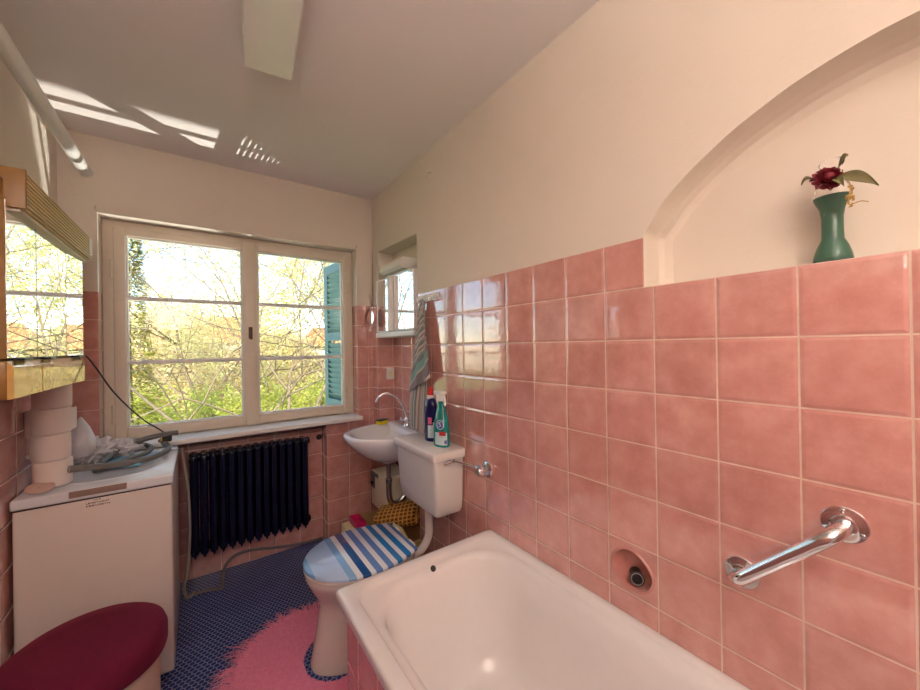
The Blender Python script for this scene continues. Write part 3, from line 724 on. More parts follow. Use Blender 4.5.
# waffle cloth roll with uv
def grid_uv(name, P, nu, nv, mat, parent=None, th=.004, swap=False):
    me = bpy.data.meshes.new(name); vs = [P(i/nu, j/nv) for j in range(nv+1) for i in range(nu+1)]
    org = Vector((sum(v[0] for v in vs)/len(vs), sum(v[1] for v in vs)/len(vs), min(v[2] for v in vs)))
    me.from_pydata([Vector(v)-org for v in vs], [], [(j*(nu+1)+i, j*(nu+1)+i+1, (j+1)*(nu+1)+i+1, (j+1)*(nu+1)+i) for j in range(nv) for i in range(nu)])
    uv = me.uv_layers.new(name='UVMap')
    for p in me.polygons:
        for li in p.loop_indices:
            vi = me.loops[li].vertex_index; a_, b_ = (vi % (nu+1))/nu, (vi//(nu+1))/nv; uv.data[li].uv = (b_*.3, a_*.62) if swap else (a_, b_)
    me.materials.append(mat); me.polygons.foreach_set('use_smooth', [True]*len(me.polygons))
    o = bpy.data.objects.new(name, me); C.objects.link(o)
    if parent: o.parent = parent; o.location = org-wloc(parent)
    else: o.location = org
    md = o.modifiers.new('solid','SOLIDIFY'); md.thickness = th; md.offset = 0
    return o
def wf(u, v):
    a = u*2*PI; x = .975; ax0 = Vector((.90,2.22,.265)); ax1 = Vector((1.125,2.00,.330)); p = ax0.lerp(ax1, v)
    d = (ax1-ax0).normalized(); s1 = Vector((0,0,1)); s2 = d.cross(s1).normalized()
    rr = .070*(1+.08*math.sin(3*a+v*4)); rr *= min(1, .35+6*min(v,1-v))
    return tuple(p+s1*rr*.95*math.sin(a)+s2*rr*1.25*math.cos(a))
tag(grid_uv('waffle_towel', wf, 40, 30, M['waffle']), 'ochre waffle-weave cloth roll lying in the box below the basin', 'towel')
pb = MB(); pb.box((.79,2.25,.205),(.85,2.39,.212))
for a_,b_ in (((.79,2.25),(.85,2.256)),((.79,2.384),(.85,2.39)),((.79,2.25),(.796,2.39)),((.844,2.25),(.85,2.39))): pb.box((a_[0],a_[1],.205),(b_[0],b_[1],.250))
tag(pb.build('plastic_basket', M['pinkplastic'], smooth=False), 'small magenta plastic box by the ochre waffle cloth', 'box')
wt = MB().box((.745,2.22,.0),(.852,2.42,.204),.004); tag(wt.build('storage_box', M['cream']), 'low cream box on the floor under the magenta plastic box', 'box')

# ------------------------------------------------------------------ mirror cabinet in the niche
mc = thing('mirror_cabinet', (1.09,2.178,1.425), 'white mirrored wall cabinet with a top lamp above the wash basin', 'cabinet')
y0,y1 = 1.893,2.464
m = MB().box((1.045,y0,1.46),(1.16,y0+.012,1.835),.002).box((1.045,y1-.012,1.46),(1.16,y1,1.835),.002).box((1.045,y0,1.823),(1.16,y1,1.835),.002).box((1.15,y0,1.46),(1.16,y1,1.83)).box((1.045,2.200,1.46),(1.15,2.212,1.83))
m.build('cabinet_body', M['framew'], mc)
MB().box((1.022,y0,1.426),(1.16,y1,1.462),.005).build('cabinet_shelf', M['framew'], mc)
for a_,b_,ajar in ((1.900,2.180,0),(2.215,2.460,.05)):
    d_ = MB().box((1.036,a_,1.466),(1.045,b_,1.830),.002); d_.mat(0); st_ = 0
    fr_ = MB().box((1.030,a_,1.466),(1.037,a_+.010,1.83)).box((1.030,b_-.010,1.466),(1.037,b_,1.83)).box((1.030,a_,1.822),(1.037,b_,1.83)).box((1.030,a_,1.466),(1.037,b_,1.474))
    mi_ = MB().box((1.034,a_+.01,1.474),(1.0362,b_-.01,1.822))
    for q_ in (d_,fr_,mi_): q_.rot(0,(1.045,b_,1.6),'Z',ajar)
    dd = d_.build('cabinet_door', M['framew'], mc); fr_.build('door_frame', M['framew'], dd); mi_.build('mirror_pane', M['mirror'], dd, smooth=False)
MB().box((1.0,2.183,1.466),(1.045,2.211,1.826),.004).build('center_stile', M['framew'], mc)
lb_ = MB(); L = []
for y in (2.05,2.355):
    L.append([(1.16,y,1.848),(1.035,y,1.856),(1.012,y,1.872),(1.020,y,1.915),(1.04,y,1.926),(1.16,y,1.926)])
lb_.loops(L); lb_.build('lamp_shade', M['lens'], mc, angle=25)
MB().box((1.06,1.96,1.835),(1.16,2.36,1.848)).build('lamp_base', M['framew'], mc)

# towel hook rail and towel
hr = thing('hook_rail', (XR,1.74,1.63), 'white hook rail at the top edge of the pink tiles', 'hook rail')
MB().box((XR-.007,1.642,1.622),(XR,1.842,1.652),.003).build('rail_plate', M['whitep'], hr)
for k in range(5):
    y = 1.822-.0395*k
    MB().tube(bez([(XR-.005,y,1.645),(XR-.022,y,1.640),(XR-.030,y,1.625),(XR-.026,y,1.612),(XR-.016,y,1.612)],4),.0042,10).sphere((XR-.014,y,1.613),.006,2).build('hook', M['whitep'], hr)
tw = None
def towel_front(u, v):
    z = 1.622-v*(.53-.095*u*0) ; z = 1.622 - v*(.52)
    yl = 1.790+(1.93-1.790)*min(1,v**.9); yr = 1.757-(1.757-1.678)*v**.9
    if v > 0: pass
    y = yl+(yr-yl)*u
    z -= (1-u)*.0*v
    z = 1.622-(v*(.535-.105*u))
    f = (.007*math.sin(u*9+1)+.004*math.sin(u*17+v*3))*min(1,v*3)*(1-.3*v)
    return (1.006-.008*v+f, y, z)
def towel_back(u, v):
    yl = 1.790+(1.965-1.790)*min(1,(v*1.25))**.9; yr = 1.765-(.02*math.sin(v*PI)); yr += .025*max(0,v-.6)
    y = yl+(yr-yl)*u
    f = (.010*math.sin(u*12)+.006*math.sin(u*21+v*2))*min(1,v*3)
    return (1.024+f*.7-.004*v, y, 1.620-v*.745)
tf = grid_uv('hand_towel', towel_front, 40, 60, M['towel'], th=.004)
tag(tf, 'grey and teal striped towel hanging folded from the hook rail', 'towel')
tb = grid_uv('towel_fold', towel_back, 40, 60, M['towel'], parent=tf, th=.004, swap=True)

# magnifying mirror on the window wall, switch, nail
rm = thing('shaving_mirror', (1.01,2.53,1.50), 'small round shaving mirror hung on a wire beside the window', 'mirror')
cm = Vector((.996,2.484,1.573)); ax = Vector((-.96,-.12,.0))
MB().lathe([(.060,-.010),(.068,-.008),(.070,.002),(.068,.012),(.060,.013)], cm, ax, 40, False).build('mirror_rim', simple('pink_rim', srgb(206,140,128), .3), rm)
MB().lathe([(0,-.006),(.061,-.006),(.061,.005),(0,.005)], cm, ax, 40).build('mirror_disc', M['mirror'], rm)
MB().tube(bez([cm+Vector((0,0,.066)),cm+Vector((.01,.02,.10)),(1.02,2.556,1.72),(1.02,2.565,1.745)],6),.0018,8).build('wire_hanger', M['steel'], rm)
sw = thing('wall_socket', (1.150,2.466,1.16), 'small white switch on the tiled niche side above the tap', 'switch')
MB().box((1.098,2.452,1.125),(1.158,2.468,1.205),.004).build('cover_plate', M['whitep'], sw)
MB().box((1.112,2.447,1.145),(1.144,2.453,1.185),.003).build('rocker', M['cream'], sw)
nl = MB().tube(bez([(XR+.006,1.712,2.315),(XR-.012,1.712,2.313),(XR-.018,1.708,2.298),(XR-.012,1.710,2.278),(XR-.004,1.714,2.272)],4),.0024,8)
tag(nl.build('wall_hook', M['frame']), 'tiny painted hook high on the plaster wall above the towel', 'hook')
for x,lab in ((WX0,'tiny curtain hook at the upper left corner of the window opening'),(WX1,'tiny curtain hook at the upper right corner of the window opening')):
    k = MB().tube(bez([(x-.004,YF+.004,WZ1+.008),(x-.004,YF-.012,WZ1+.010),(x-.004,YF-.018,WZ1+.022),(x-.004,YF-.010,WZ1+.028)],4),.0022,8)
    tag(k.build('curtain_hook', M['steel']), lab, 'hook')

# ------------------------------------------------------------------ radiator
ra = thing('radiator', (.27,2.63,.16), 'dark navy cast-iron column radiator under the window', 'radiator')
for k in range(14):
    x = -.036+.0455*k; m = MB()
    for y in (2.565,2.612,2.66): m.tube([(x,y,.21),(x,y,.26),(x,y,.70),(x,y,.738)],[.0215,.0205,.0205,.0215],12)
    for z in (.212,.738):
        m.box((x-.019,2.548,z-.024),(x+.019,2.676,z+.024),.014); m.tube([(x-.024,2.612,z),(x+.024,2.612,z)],.023,14)
    m.tube([(x,2.565,.192),(x,2.563,.172)],[.010,.003],8); m.tube([(x,2.565,.755),(x,2.565,.776)],[.008,.003],8)
    m.build('radiator_section', M['navy'], ra, angle=50)
for z in (.212,.738): MB().lathe([(.026,0),(.027,.004),(.022,.014),(.012,.02),(0,.021)], (.578,2.612,z), (1,0,0), 8).build('end_plug', M['navy'], ra)
for x in (.0,.5): MB().tube([(x,2.66,.72),(x,2.70,.72)],.008,8).build('bracket', M['navy'], ra)
tag(MB().lathe([(0,0),(.019,0),(.020,-.004),(.016,-.008),(0,-.009)], (.682,2.70,.727), (0,1,0), 24).build('pipe_cover', M['black']), 'round black wall cap on the tiles right of the radiator', 'wall cap')

# ------------------------------------------------------------------ washing machine
wm = thing('washing_machine', (-.315,2.20,0), 'white top-loading washing machine with hoses on top', 'washing machine')
wx0,wx1,wy0,wy1 = -.547,-.098,1.945,2.475
MB().box((wx0+.004,wy0+.006,.02),(wx1-.004,wy1,.800),.008).build('machine_body', M['white'], wm)
m = MB().box((wx0,wy0,.804),(wx1,wy1,.842),.007)
lid_ = m.build('machine_lid', M['whitetop'], wm)
MB().box((wx0+.008,wy0+.008,.798),(wx1-.008,wy1-.01,.806)).build('lid_seam', M['seam'], wm)
g_ = MB().box((-.402,wy0-.0012,.816),(-.242,wy0+.003,.840),.0015); g_.build('lid_grip', simple('taupe_grip', srgb(146,118,106), .45), wm)
m = MB(); L = []
for e,z in ((0,.8415),(.004,.8445),(.010,.8455),(.016,.8440)): L.append([(-.32+(.175-e)*math.copysign(abs(math.cos(t))**.8,math.cos(t)), 2.205+(.185-e)*math.copysign(abs(math.sin(t))**.8,math.sin(t)), z) for t in [2*PI*i/48 for i in range(48)]])
m.loops(L); m.build('lid_rim', M['whitetop'], wm)
MB().box((wx0+.02,2.40,.842),(wx1-.004,2.47,.850),.003).build('control_strip', M['whitetop'], wm)
def scribble(mb, x0, x1, z, hgt, y, seed):
    r_ = random.Random(seed); x = x0
    while x < x1:
        wv = r_.uniform(.0022,.005)
        mb.box((x,y,z-hgt/2),(min(x+.0012,x1),y+.0006,z+hgt/2)); mb.box((x,y,z+r_.choice((-1,0,1))*hgt*.4),(min(x+wv,x1),y+.0006,z+r_.choice((-1,0,1))*hgt*.4+.0012)); x += wv+.001
m = MB(); yy = wy0+.0052
scribble(m, -.338, -.318, .7935, .003, yy, 1); scribble(m, -.358, -.292, .783, .006, yy, 2); scribble(m, -.358, -.292, .7725, .006, yy, 3)
tag(m.build('printed_label', simple('brown_print', srgb(92,56,44), .6), wm, smooth=False), 'small dark printed lettering')

# toilet rolls
labs = ['toilet paper roll at the bottom of the stack on the washing machine','second toilet paper roll from the bottom of the stack','toilet paper roll with a loose end, third from the bottom','top toilet paper roll of the stack, under the gold drawers']
def make_roll():
    r0 = thing('toilet_paper_roll', (0,0,0), labs[0], 'toilet paper roll', 'stacked toilet paper rolls on the washing machine')
    MB().lathe([(.020,.001),(.050,.0),(.054,.004),(.0545,.05),(.054,.095),(.050,.099),(.020,.098),(.020,.001)], seg=48, caps=False).build('paper', M['paper'], r0, angle=50)
    MB().lathe([(.0185,.0005),(.0198,.0005),(.0198,.0985),(.0185,.0985),(.0185,.0005)], seg=24, caps=False).build('core', M['card'], r0)
    return r0
r0 = make_roll()
for i,(x,y,a) in enumerate(((-.470,2.075,0),(-.477,2.085,1.1),(-.474,2.080,0),(-.474,2.092,2))):
    if i == 0: q = r0
    else:
        q = r0.copy(); C.objects.link(q)
        for ch in list(r0.children):
            c2 = ch.copy(); C.objects.link(c2); c2.parent = q
    q.location = (x,y,.846+.0995*i); q.rotation_euler.z = a; q['label'] = labs[i]
    if i == 2: third = q
m = MB(); L = []
for z in (.008,.094):
    L.append([(-.474+.0005+.0557*math.cos(t), 2.080+.0557*math.sin(t), .846+.199+z) for t in [(-.9+1.0*k/10) for k in range(11)]]+[(-.412,2.12,.846+.199+z)])
m.loops(L, False, False, False); ls = m.build('loose_sheet', M['paper'], third)
ds = MB().lathe([(0,0),(.030,.0),(.037,.003),(.038,.006),(.030,.0075),(.006,.0075),(.005,.010),(0,.010)], seg=32)
ds.rot(0,(0,0,0),'X',.30).rot(0,(0,0,0),'Z',.3); ds.v = [(x-.487,y+2.000,z+.857) for x,y,z in ds.v]
tag(ds.build('plug_disc', M['rod']), 'flat round pale disc leaning at the foot of the toilet rolls', 'disc')
wr_ = thing('pull_cord', (XL,2.125,.955), 'slim pale pull cord with a holder on the wall behind the toilet rolls', 'cord')
MB().box((XL,2.105,1.028),(XL+.020,2.15,1.135),.004).build('cord_holder', M['rod'], wr_)
MB().tube([(XL+.010,2.112,1.03),(XL+.010,2.108,.965)],.005,10).build('cord', M['rod'], wr_)
MB().sphere((XL+.010,2.107,.958),.009,2).build('cord_knob', M['whitep'], wr_)
# bags, packet, hoses
def crumple(seed, amp=.28, f=2.3):
    def fn(c): return 1+amp*(noise.noise(Vector((c.x*f+seed,c.y*f,c.z*f)))+.6*noise.noise(Vector((c.x*f*2.6,c.y*f*2.6+seed,c.z*f*2.6))))
    return fn
bg = MB().sphere((-.405,2.345,.905), .075, 5, (.95,.80,.70), crumple(3,.45,2.8))
i0 = len(bg.v); bg.sphere((-.325,2.375,.893), .055, 5, (1.25,.8,.75), crumple(8,.5,3.2))
i0 = len(bg.v); bg.lathe([(.055,0),(.050,.05),(.028,.12),(.006,.165),(.0,.168)], (-.437,2.315,.90), seg=24)
bg.v = [(x+.006*noise.noise(Vector((x*40,y*40,z*40))), y+.008*noise.noise(Vector((y*35,x*35,z*30))), max(z+.006*noise.noise(Vector((z*40,y*40,x*40))), .8475)) for x,y,z in bg.v]
tag(bg.build('plastic_bag', M['bag'], angle=180), 'crumpled white plastic bag behind the toilet rolls', 'bag')
pk = MB().box((-.36,2.16,.848),(-.20,2.36,.862),.006); pk.rot(0,(-.28,2.25,.85),'Z',-.25)
tag(pk.build('cloth_packet', M['lightblue']), 'flat light blue packet under the grey hose', 'packet')
hs = thing('drain_hose', (-.27,2.25,.86), 'thick grey drain hose looped on top of the washing machine', 'hose')
ph = bez([(-.415,2.035,.905),(-.36,2.07,.892),(-.28,2.13,.874),(-.20,2.19,.866),(-.155,2.26,.866),(-.135,2.34,.868),(-.150,2.42,.876),(-.165,2.455,.890)],8)
MB().tube(ph,.0125,14,False).build('hose_tube', M['hose'], hs)
MB().tube([ph[0]+Vector((-.004,-.002,.001)),ph[0]+Vector((.03,.017,-.006))],.0138,16).build('hose_end', M['hose'], hs)
MB().lathe([(.014,0),(.0175,.002),(.0175,.012),(.012,.016),(.010,.02),(0,.02)], (-.165,2.452,.884), (-.1,.3,.9), 16).build('connector', simple('brass', srgb(170,140,80), .3, .9), hs)
h2 = MB().tube(bez([(-.100,2.44,.925),(-.16,2.43,.925),(-.24,2.41,.915),(-.31,2.36,.898),(-.34,2.28,.880),(-.36,2.20,.872)],8),.0125,14)
h2 = h2.build('vacuum_hose', M['hose']); tag(h2, 'straight grey hose end lying over the window side of the washing machine', 'hose')
h3 = MB().tube(bez([(-.365,2.13,.862),(-.32,2.19,.862),(-.27,2.245,.864),(-.22,2.30,.868),(-.205,2.38,.876),(-.24,2.43,.886),(-.30,2.445,.89),(-.36,2.43,.88)],8),.0115,14)
tag(h3.build('inlet_hose', M['hose']), 'lower grey hose lying on the light blue packet', 'hose')
h4 = thing('supply_hose', (-.08,2.50,0), 'pale grey hose hanging down the side of the washing machine', 'hose')
MB().tube(bez([(-.088,2.462,.835),(-.075,2.472,.72),(-.060,2.468,.55),(-.058,2.46,.35),(-.070,2.45,.18),(-.084,2.44,.10),(-.070,2.46,.03),(-.04,2.52,.012)],8),.008,12).build('hose_tube', simple('beige_hose', srgb(156,146,134), .5), h4)
h5 = MB().tube(bez([(-.06,2.50,.012),(-.01,2.50,.012),(.05,2.49,.012),(.085,2.475,.012),(.09,2.51,.04),(.11,2.57,.085),(.17,2.63,.10),(.27,2.66,.085),(.38,2.668,.055),(.50,2.672,.03),(.62,2.675,.018),(.69,2.68,.014)],8),.009,12)
tag(h5.build('floor_hose', simple('mauve_hose', srgb(110,98,100), .5)), 'grey hose running along the floor below the radiator', 'hose')

# ------------------------------------------------------------------ left mirror cabinet
lc = thing('mirror_wall_cabinet', (-.49,1.87,1.235), 'gold-trimmed mirrored wall cabinet with a ribbed lamp valance above the washing machine', 'cabinet')
cx = -.422; ya, yb = 1.500, 2.245
MB().box((XL,ya,1.335),(cx-.012,yb,1.84),.003).build('cabinet_body', M['wood'], lc)
for (a_,b_) in ((1.502,1.725),(1.729,2.040),(2.044,2.243)):
    aj = -.045 if a_ > 2 else 0; hv = (cx-.002,a_,1.5)
    d_ = MB().box((cx-.012,a_,1.345),(cx-.002,b_,1.775)).rot(0,hv,'Z',aj).build('cabinet_door', M['wood'], lc, smooth=False)
    MB().box((cx-.002,a_+.0015,1.346),(cx,b_-.0015,1.775),.0008).rot(0,hv,'Z',aj).build('mirror_pane', M['mirror'], d_, smooth=False)
m = MB(); L = []
for y in (1.540,2.262): L.append([(XL+.005,y,1.765),(-.398,y,1.765),(-.392,y,1.772),(-.392,y,1.862),(-.398,y,1.872),(XL+.005,y,1.872)])
m.loops(L); m.build('lamp_valance', M['valance'], lc, angle=30)
MB().box((XL+.005,1.532,1.763),(-.392,1.541,1.874),.002).build('valance_end', M['wood'], lc)
MB().box((XL+.005,2.250,1.785),(-.387,2.276,1.862),.004).build('valance_end', M['whitep'], lc)
MB().box((-.425,1.545,1.755),(-.405,2.255,1.766),.003).build('lamp_strip', M['frame'], lc)
MB().box((XL,1.463,1.236),(-.412,2.190,1.338),.003).build('drawer_case', M['wood'], lc)
for a_,b_ in ((1.464,1.676),(1.684,2.189)):
    m = MB(); L = []
    for y in (a_,b_): L.append([(-.412,y,1.237),(-.400,y,1.239),(-.400,y,1.322),(-.412,y,1.337)])
    m.loops(L); m.build('drawer', M['drawer'], lc, angle=20)
for y,l_ in ((1.53,.07),(1.75,.07),(2.09,.08)): MB().box((-.424,y,1.3385),(-.398,y+l_,1.3455),.003).build('door_pull', M['black'], lc)
pc = thing('power_cable', (-.40,2.28,1.33), 'thin black cable sagging from the gold-trimmed cabinet to the washing machine', 'cable')
MB().tube(bez([(-.415,2.19,1.342),(-.40,2.215,1.34),(-.372,2.25,1.28),(-.33,2.29,1.18),(-.28,2.34,1.09),(-.225,2.385,1.01),(-.175,2.425,.955),(-.150,2.440,.925)],8),.0032,10).build('cord', M['rubber'], pc)
MB().box((-.165,2.428,.885),(-.125,2.452,.925),.006).build('plug', M['rubber'], pc)

# ------------------------------------------------------------------ stool, rug
stl = thing('pouffe', (-.300,1.62,0), 'cream round laundry stool with a burgundy velvet seat cushion', 'stool')
MB().lathe([(.0,.0),(.170,.0),(.176,.006),(.178,.35),(.176,.375)], (-.300,1.62,0), seg=56).build('drum', simple('cream_fibre', srgb(206,178,160), .6, bump=.0006, bscale=120), stl)
MB().lathe([(.186,.362),(.196,.366),(.199,.378),(.199,.420),(.192,.440),(.175,.452),(.12,.459),(.0,.462)], (-.300,1.62,0), seg=64).build('cushion', M['velvet'], stl, angle=80)
rgo = thing('bath_rug', (.36,1.68,0), 'round pink shaggy rug with a fringe around the toilet foot', 'rug')
rc = Vector((.395,1.665)); RR = .320
def inside(x, y):
    if (x-rc.x)**2+(y-rc.y)**2 > RR*RR: return False
    if x > TX+.02 and y < 1.26: return False
    dx = x-.47; dy = y-1.64
    if dx > 0: return abs(dy) > .142
    return (dx/.128)**2+(dy/.142)**2 > 1
m = MB(); nst = 90; st_ = 2*RR/nst; idx = {}; vs = []; fs = []
def gv(i, j):
    if (i,j) not in idx:
        x = rc.x-RR+i*st_; y = rc.y-RR+j*st_; idx[(i,j)] = len(vs)
        vs.append((x,y,.014+.004*noise.noise(Vector((x*60,y*60,0)))+.003*noise.noise(Vector((x*14,y*14,2)))))
    return idx[(i,j)]
for i in range(nst):
    for j in range(nst):
        x = rc.x-RR+(i+.5)*st_; y = rc.y-RR+(j+.5)*st_
        if inside(x,y): fs.append((gv(i,j),gv(i+1,j),gv(i+1,j+1),gv(i,j+1)))
m.add(vs, fs); m.build('rug_base', M['rug'], rgo, angle=180)
rnd = random.Random(5)
def strand(mb, x, y, dx, dy, ln, w, z0=.012, up=.012):
    pts = []
    n = 3; px_, py_ = -dy, dx
    curl = rnd.uniform(-.5,.5)
    for k in range(n+1):
        t = k/n; xx = x+dx*ln*t+px_*curl*ln*t*t*.5; yy = y+dy*ln*t+py_*curl*ln*t*t*.5; zz = z0+up*math.sin(PI*min(1,t*1.1))*(1-.3*t)-z0*.6*t*(up < .02)
        ww = w*(1-.7*t); pts += [(xx-px_*ww,yy-py_*ww,zz),(xx+px_*ww,yy+py_*ww,zz)]
    mb.add(pts, [(2*k,2*k+1,2*k+3,2*k+2) for k in range(n)])
pile = MB()
for _ in range(16000):
    a = rnd.uniform(0,2*PI); q = RR*math.sqrt(rnd.random()); x = rc.x+q*math.cos(a); y = rc.y+q*math.sin(a)
    if not inside(x,y): continue
    b = rnd.uniform(0,2*PI); strand(pile, x, y, math.cos(b), math.sin(b), rnd.uniform(.006,.014), .0012, .012, rnd.uniform(.004,.011))
tag(pile.build('pile', M['rug'], rgo, angle=180), kind='stuff')
fr = MB()
for k in range(1000):
    a = 2*PI*k/1000+rnd.uniform(-.01,.01); x = rc.x+(RR-.01)*math.cos(a); y = rc.y+(RR-.01)*math.sin(a)
    if x > TX-.01 and y < 1.30: continue
    if x > .80: continue
    clump = .6+.5*noise.noise(Vector((a*9,0,0)))
    b = a+rnd.uniform(-.35,.35)+.5*noise.noise(Vector((a*14,3,0))); strand(fr, x, y, math.cos(b), math.sin(b), .125*clump*rnd.uniform(.45,1.2)+.015, .0026, .014, .016)
tag(fr.build('fringe', M['rug'], rgo, angle=180), kind='stuff')

# ------------------------------------------------------------------ vase with rose in the arch
vz = ledge+.001; vc = (1.098,.166,vz)
vs_ = thing('glass_bottle', vc, 'waisted glass bottle with green filling on the arched niche ledge', 'bottle')
VK = .84
out_ = [(.0,.0),(.034,.0),(.038,.004),(.0365,.016),(.030,.036),(.0215,.052),(.0205,.07),(.0205,.10),(.0235,.118),(.032,.134),(.0365,.146),(.034,.158),(.026,.172),(.020,.184),(.021,.194)]
out_ = [(r*VK, z*1.0) for r,z in out_]
inn = [(max(r-.0024,.001),z) for r,z in out_[::-1]][:-2]
m = MB(); m.lathe(out_+inn+[(.0,.005)], vc, seg=40, caps=False); m.build('glass_body', M['vglass'], vs_, angle=60)
gi = [(.0,.006),(.030,.006),(.0335,.010),(.031,.018),(.0258,.036),(.0178,.053),(.0172,.10),(.0200,.119),(.028,.134),(.0315,.143),(.0,.144)]
gi = [(r*VK*1.07,z) for r,z in gi]
tag(MB().lathe(gi, vc, seg=32).build('green_filling', simple('green_bath_filling', srgb(88,142,116), .5, var=.12, nscale=25), vs_), 'sea-green filling')
m = MB(); m.lathe([(.012,.186),(.013,.200),(.0,.201)], vc, seg=20); m.sphere((vc[0],vc[1],vc[2]+.214), .020, 3, (.8,1,.66)); m.build('stopper', M['vglass'], vs_)
ro = thing('dried_rose', (1.062,.166,vz+.15), 'dark red dried rose with leaves tied to the green glass bottle', 'flower')
rcn = Vector((1.052,.165,vz+.170)); red = simple('dark_red_petal', srgb(112,10,30), .6, var=.25, nscale=60)
m = MB(); ax = Vector((-.86,-.42,.28)).normalized(); qd = Vector((0,0,1)).rotation_difference(ax)
for ring,(nr,rr,hh) in enumerate(((3,.009,.018),(5,.015,.015),(6,.021,.009),(7,.026,.002))):
    for k in range(nr):
        a = 2*PI*k/nr+ring*.5; L = []
        for i in range(5):
            t = i/4; l = []
            for j in range(7):
                s_ = (j/6-.5)*1.5*PI/nr*1.3; rad = rr*(.35+.65*t)*(1+.07*math.sin(j*1.9+ring)); l.append(rcn+qd @ Vector((rad*math.cos(a+s_), rad*math.sin(a+s_), hh*t**1.5-.006*(j/3-1)**2*t)))
            L.append(l)
        m.loops(L, False, False, False)
m.sphere(tuple(rcn+ax*.006), .010, 2); m.build('bloom', red, ro, angle=180)
leafm = simple('dusty_green_leaf', srgb(112,104,66), .7, var=.2, nscale=50)
def leaf(name, base, tip, wd_, nrm, par, mat):
    base, tip, nrm = Vector(base), Vector(tip), Vector(nrm).normalized(); d = tip-base; sd = d.cross(nrm).normalized(); L = []
    for i in range(11):
        t = i/10; wv = wd_*math.sin(PI*t**.8)*(1-.2*t)+.0004; c = base+d*t+nrm*.012*math.sin(PI*t)
        L.append([c-sd*wv+nrm*.004, c-sd*wv*.5+nrm*.001, c, c+sd*wv*.5+nrm*.001, c+sd*wv+nrm*.004])
    L2 = [[p-nrm*.0008 for p in l] for l in L]
    mb = MB(); mb.loops(L, False, False, False); mb.loops(L2, False, False, False); return mb.build(name, mat, par, angle=180)
leaf('leaf', (1.05,.148,vz+.168), (1.052,.096,vz+.130), .012, (-.9,-.1,.3), ro, leafm)
leaf('leaf', (1.055,.150,vz+.184), (1.04,.134,vz+.200), .006, (-.8,-.2,.5), ro, leafm)
leaf('leaf', (1.052,.182,vz+.172), (1.045,.203,vz+.168), .005, (-.8,.1,.6), ro, leafm)
leaf('leaf', (1.05,.155,vz+.165), (1.04,.140,vz+.142), .007, (-.9,-.1,.2), ro, leafm)
sg = MB()
sg.tube(bez([(1.055,.148,vz+.170),(1.045,.134,vz+.150),(1.042,.132,vz+.128),(1.04,.134,vz+.105),(1.04,.118,vz+.106),(1.042,.108,vz+.102)],5),.0011,6)
for k in range(26): sg.sphere((1.042+rnd.uniform(-.004,.006), .132+rnd.uniform(-.005,.005), vz+.112+rnd.uniform(-.012,.03)), rnd.uniform(.0016,.0034), 1)
sg.build('sprig', simple('straw_sprig', srgb(190,150,80), .7, var=.2), ro)

# ------------------------------------------------------------------ ceiling lamp and pipe
cl = thing('ceiling_lamp', (.222,1.15,2.455), 'long white fluorescent ceiling lamp with a flat cover, switched off', 'lamp')
cpt = (.217,1.496,2.4); ca_ = math.radians(-5.6)
MB().box((.148,.50,2.40),(.286,1.488,2.455),.004).rot(0,cpt,'Z',ca_).build('lamp_housing', M['framew'], cl)
m = MB(); L = []
for y in (.495,1.496): L.append([(.139,y,2.412),(.137,y,2.386),(.142,y,2.38),(.292,y,2.38),(.297,y,2.386),(.295,y,2.412)])
m.loops(L); m.rot(0,cpt,'Z',ca_); m.build('lamp_cover', M['lens'], cl, angle=40)
pi_ = thing('ceiling_pipe', (-.46,2.0,2.33), 'white painted pipe running under the ceiling along the left wall', 'pipe')
MB().tube([(-.490,YN,2.325),(-.488,0,2.322),(-.458,2.568,2.262)],.025,28).build('pipe_tube', M['framew'], pi_)
MB().lathe([(.0255,0),(.028,.0),(.028,.004),(.0255,.005)], (-.458,2.568,2.262), (0,-1,0), 28, False).build('wall_collar', M['framew'], pi_)
# glowing ceiling panel added behind the camera to brighten the room
gb = thing('fill_panel', (.25,-.45,2.455), 'wide square fill panel added on the ceiling behind the camera, lit', 'lamp')
MB().box((-.17,-.87,2.425),(.67,-.03,2.455),.006).build('lamp_frame', M['framew'], gb)
e = N('fill_panel_glow'); e.set(Base_Color=(.9,.88,.84,1), Emission_Color=(1,.90,.80,1), Emission_Strength=.6)
MB().box((-.15,-.85,2.405),(.65,-.05,2.428),.008).build('fill_cover', e.m, gb)
tl = thing('fill_uplighter', (-.36,-.84,0), 'tall fill uplighter added behind the camera by the left wall, lit', 'floor lamp')  # uplighter added out of view, fills the room by ceiling bounce
MB().lathe([(0,0),(.13,0),(.135,.006),(.12,.018),(.02,.026),(0,.027)], (-.36,-.84,0), seg=40).build('lamp_base', M['steel'], tl)
MB().tube([(-.36,-.84,.02),(-.36,-.84,1.52)],.011,16).build('pole', M['steel'], tl)
MB().lathe([(0,1.50),(.03,1.502),(.09,1.53),(.135,1.585),(.150,1.64),(.147,1.641),(.131,1.59),(.088,1.537),(.0,1.512)], (-.36,-.84,0), seg=48, caps=False).build('lamp_shade', M['framew'], tl)
up = bpy.data.lights.new('fill_bulb','AREA'); up.shape = 'DISK'; up.size = .16; up.energy = 31; up.spread = math.radians(155); up.color = (1,.93,.91)
uo = bpy.data.objects.new('fill_bulb', up); C.objects.link(uo); uo.parent = tl; uo.location = (0,0,1.60); uo.rotation_euler = (PI,0,0)

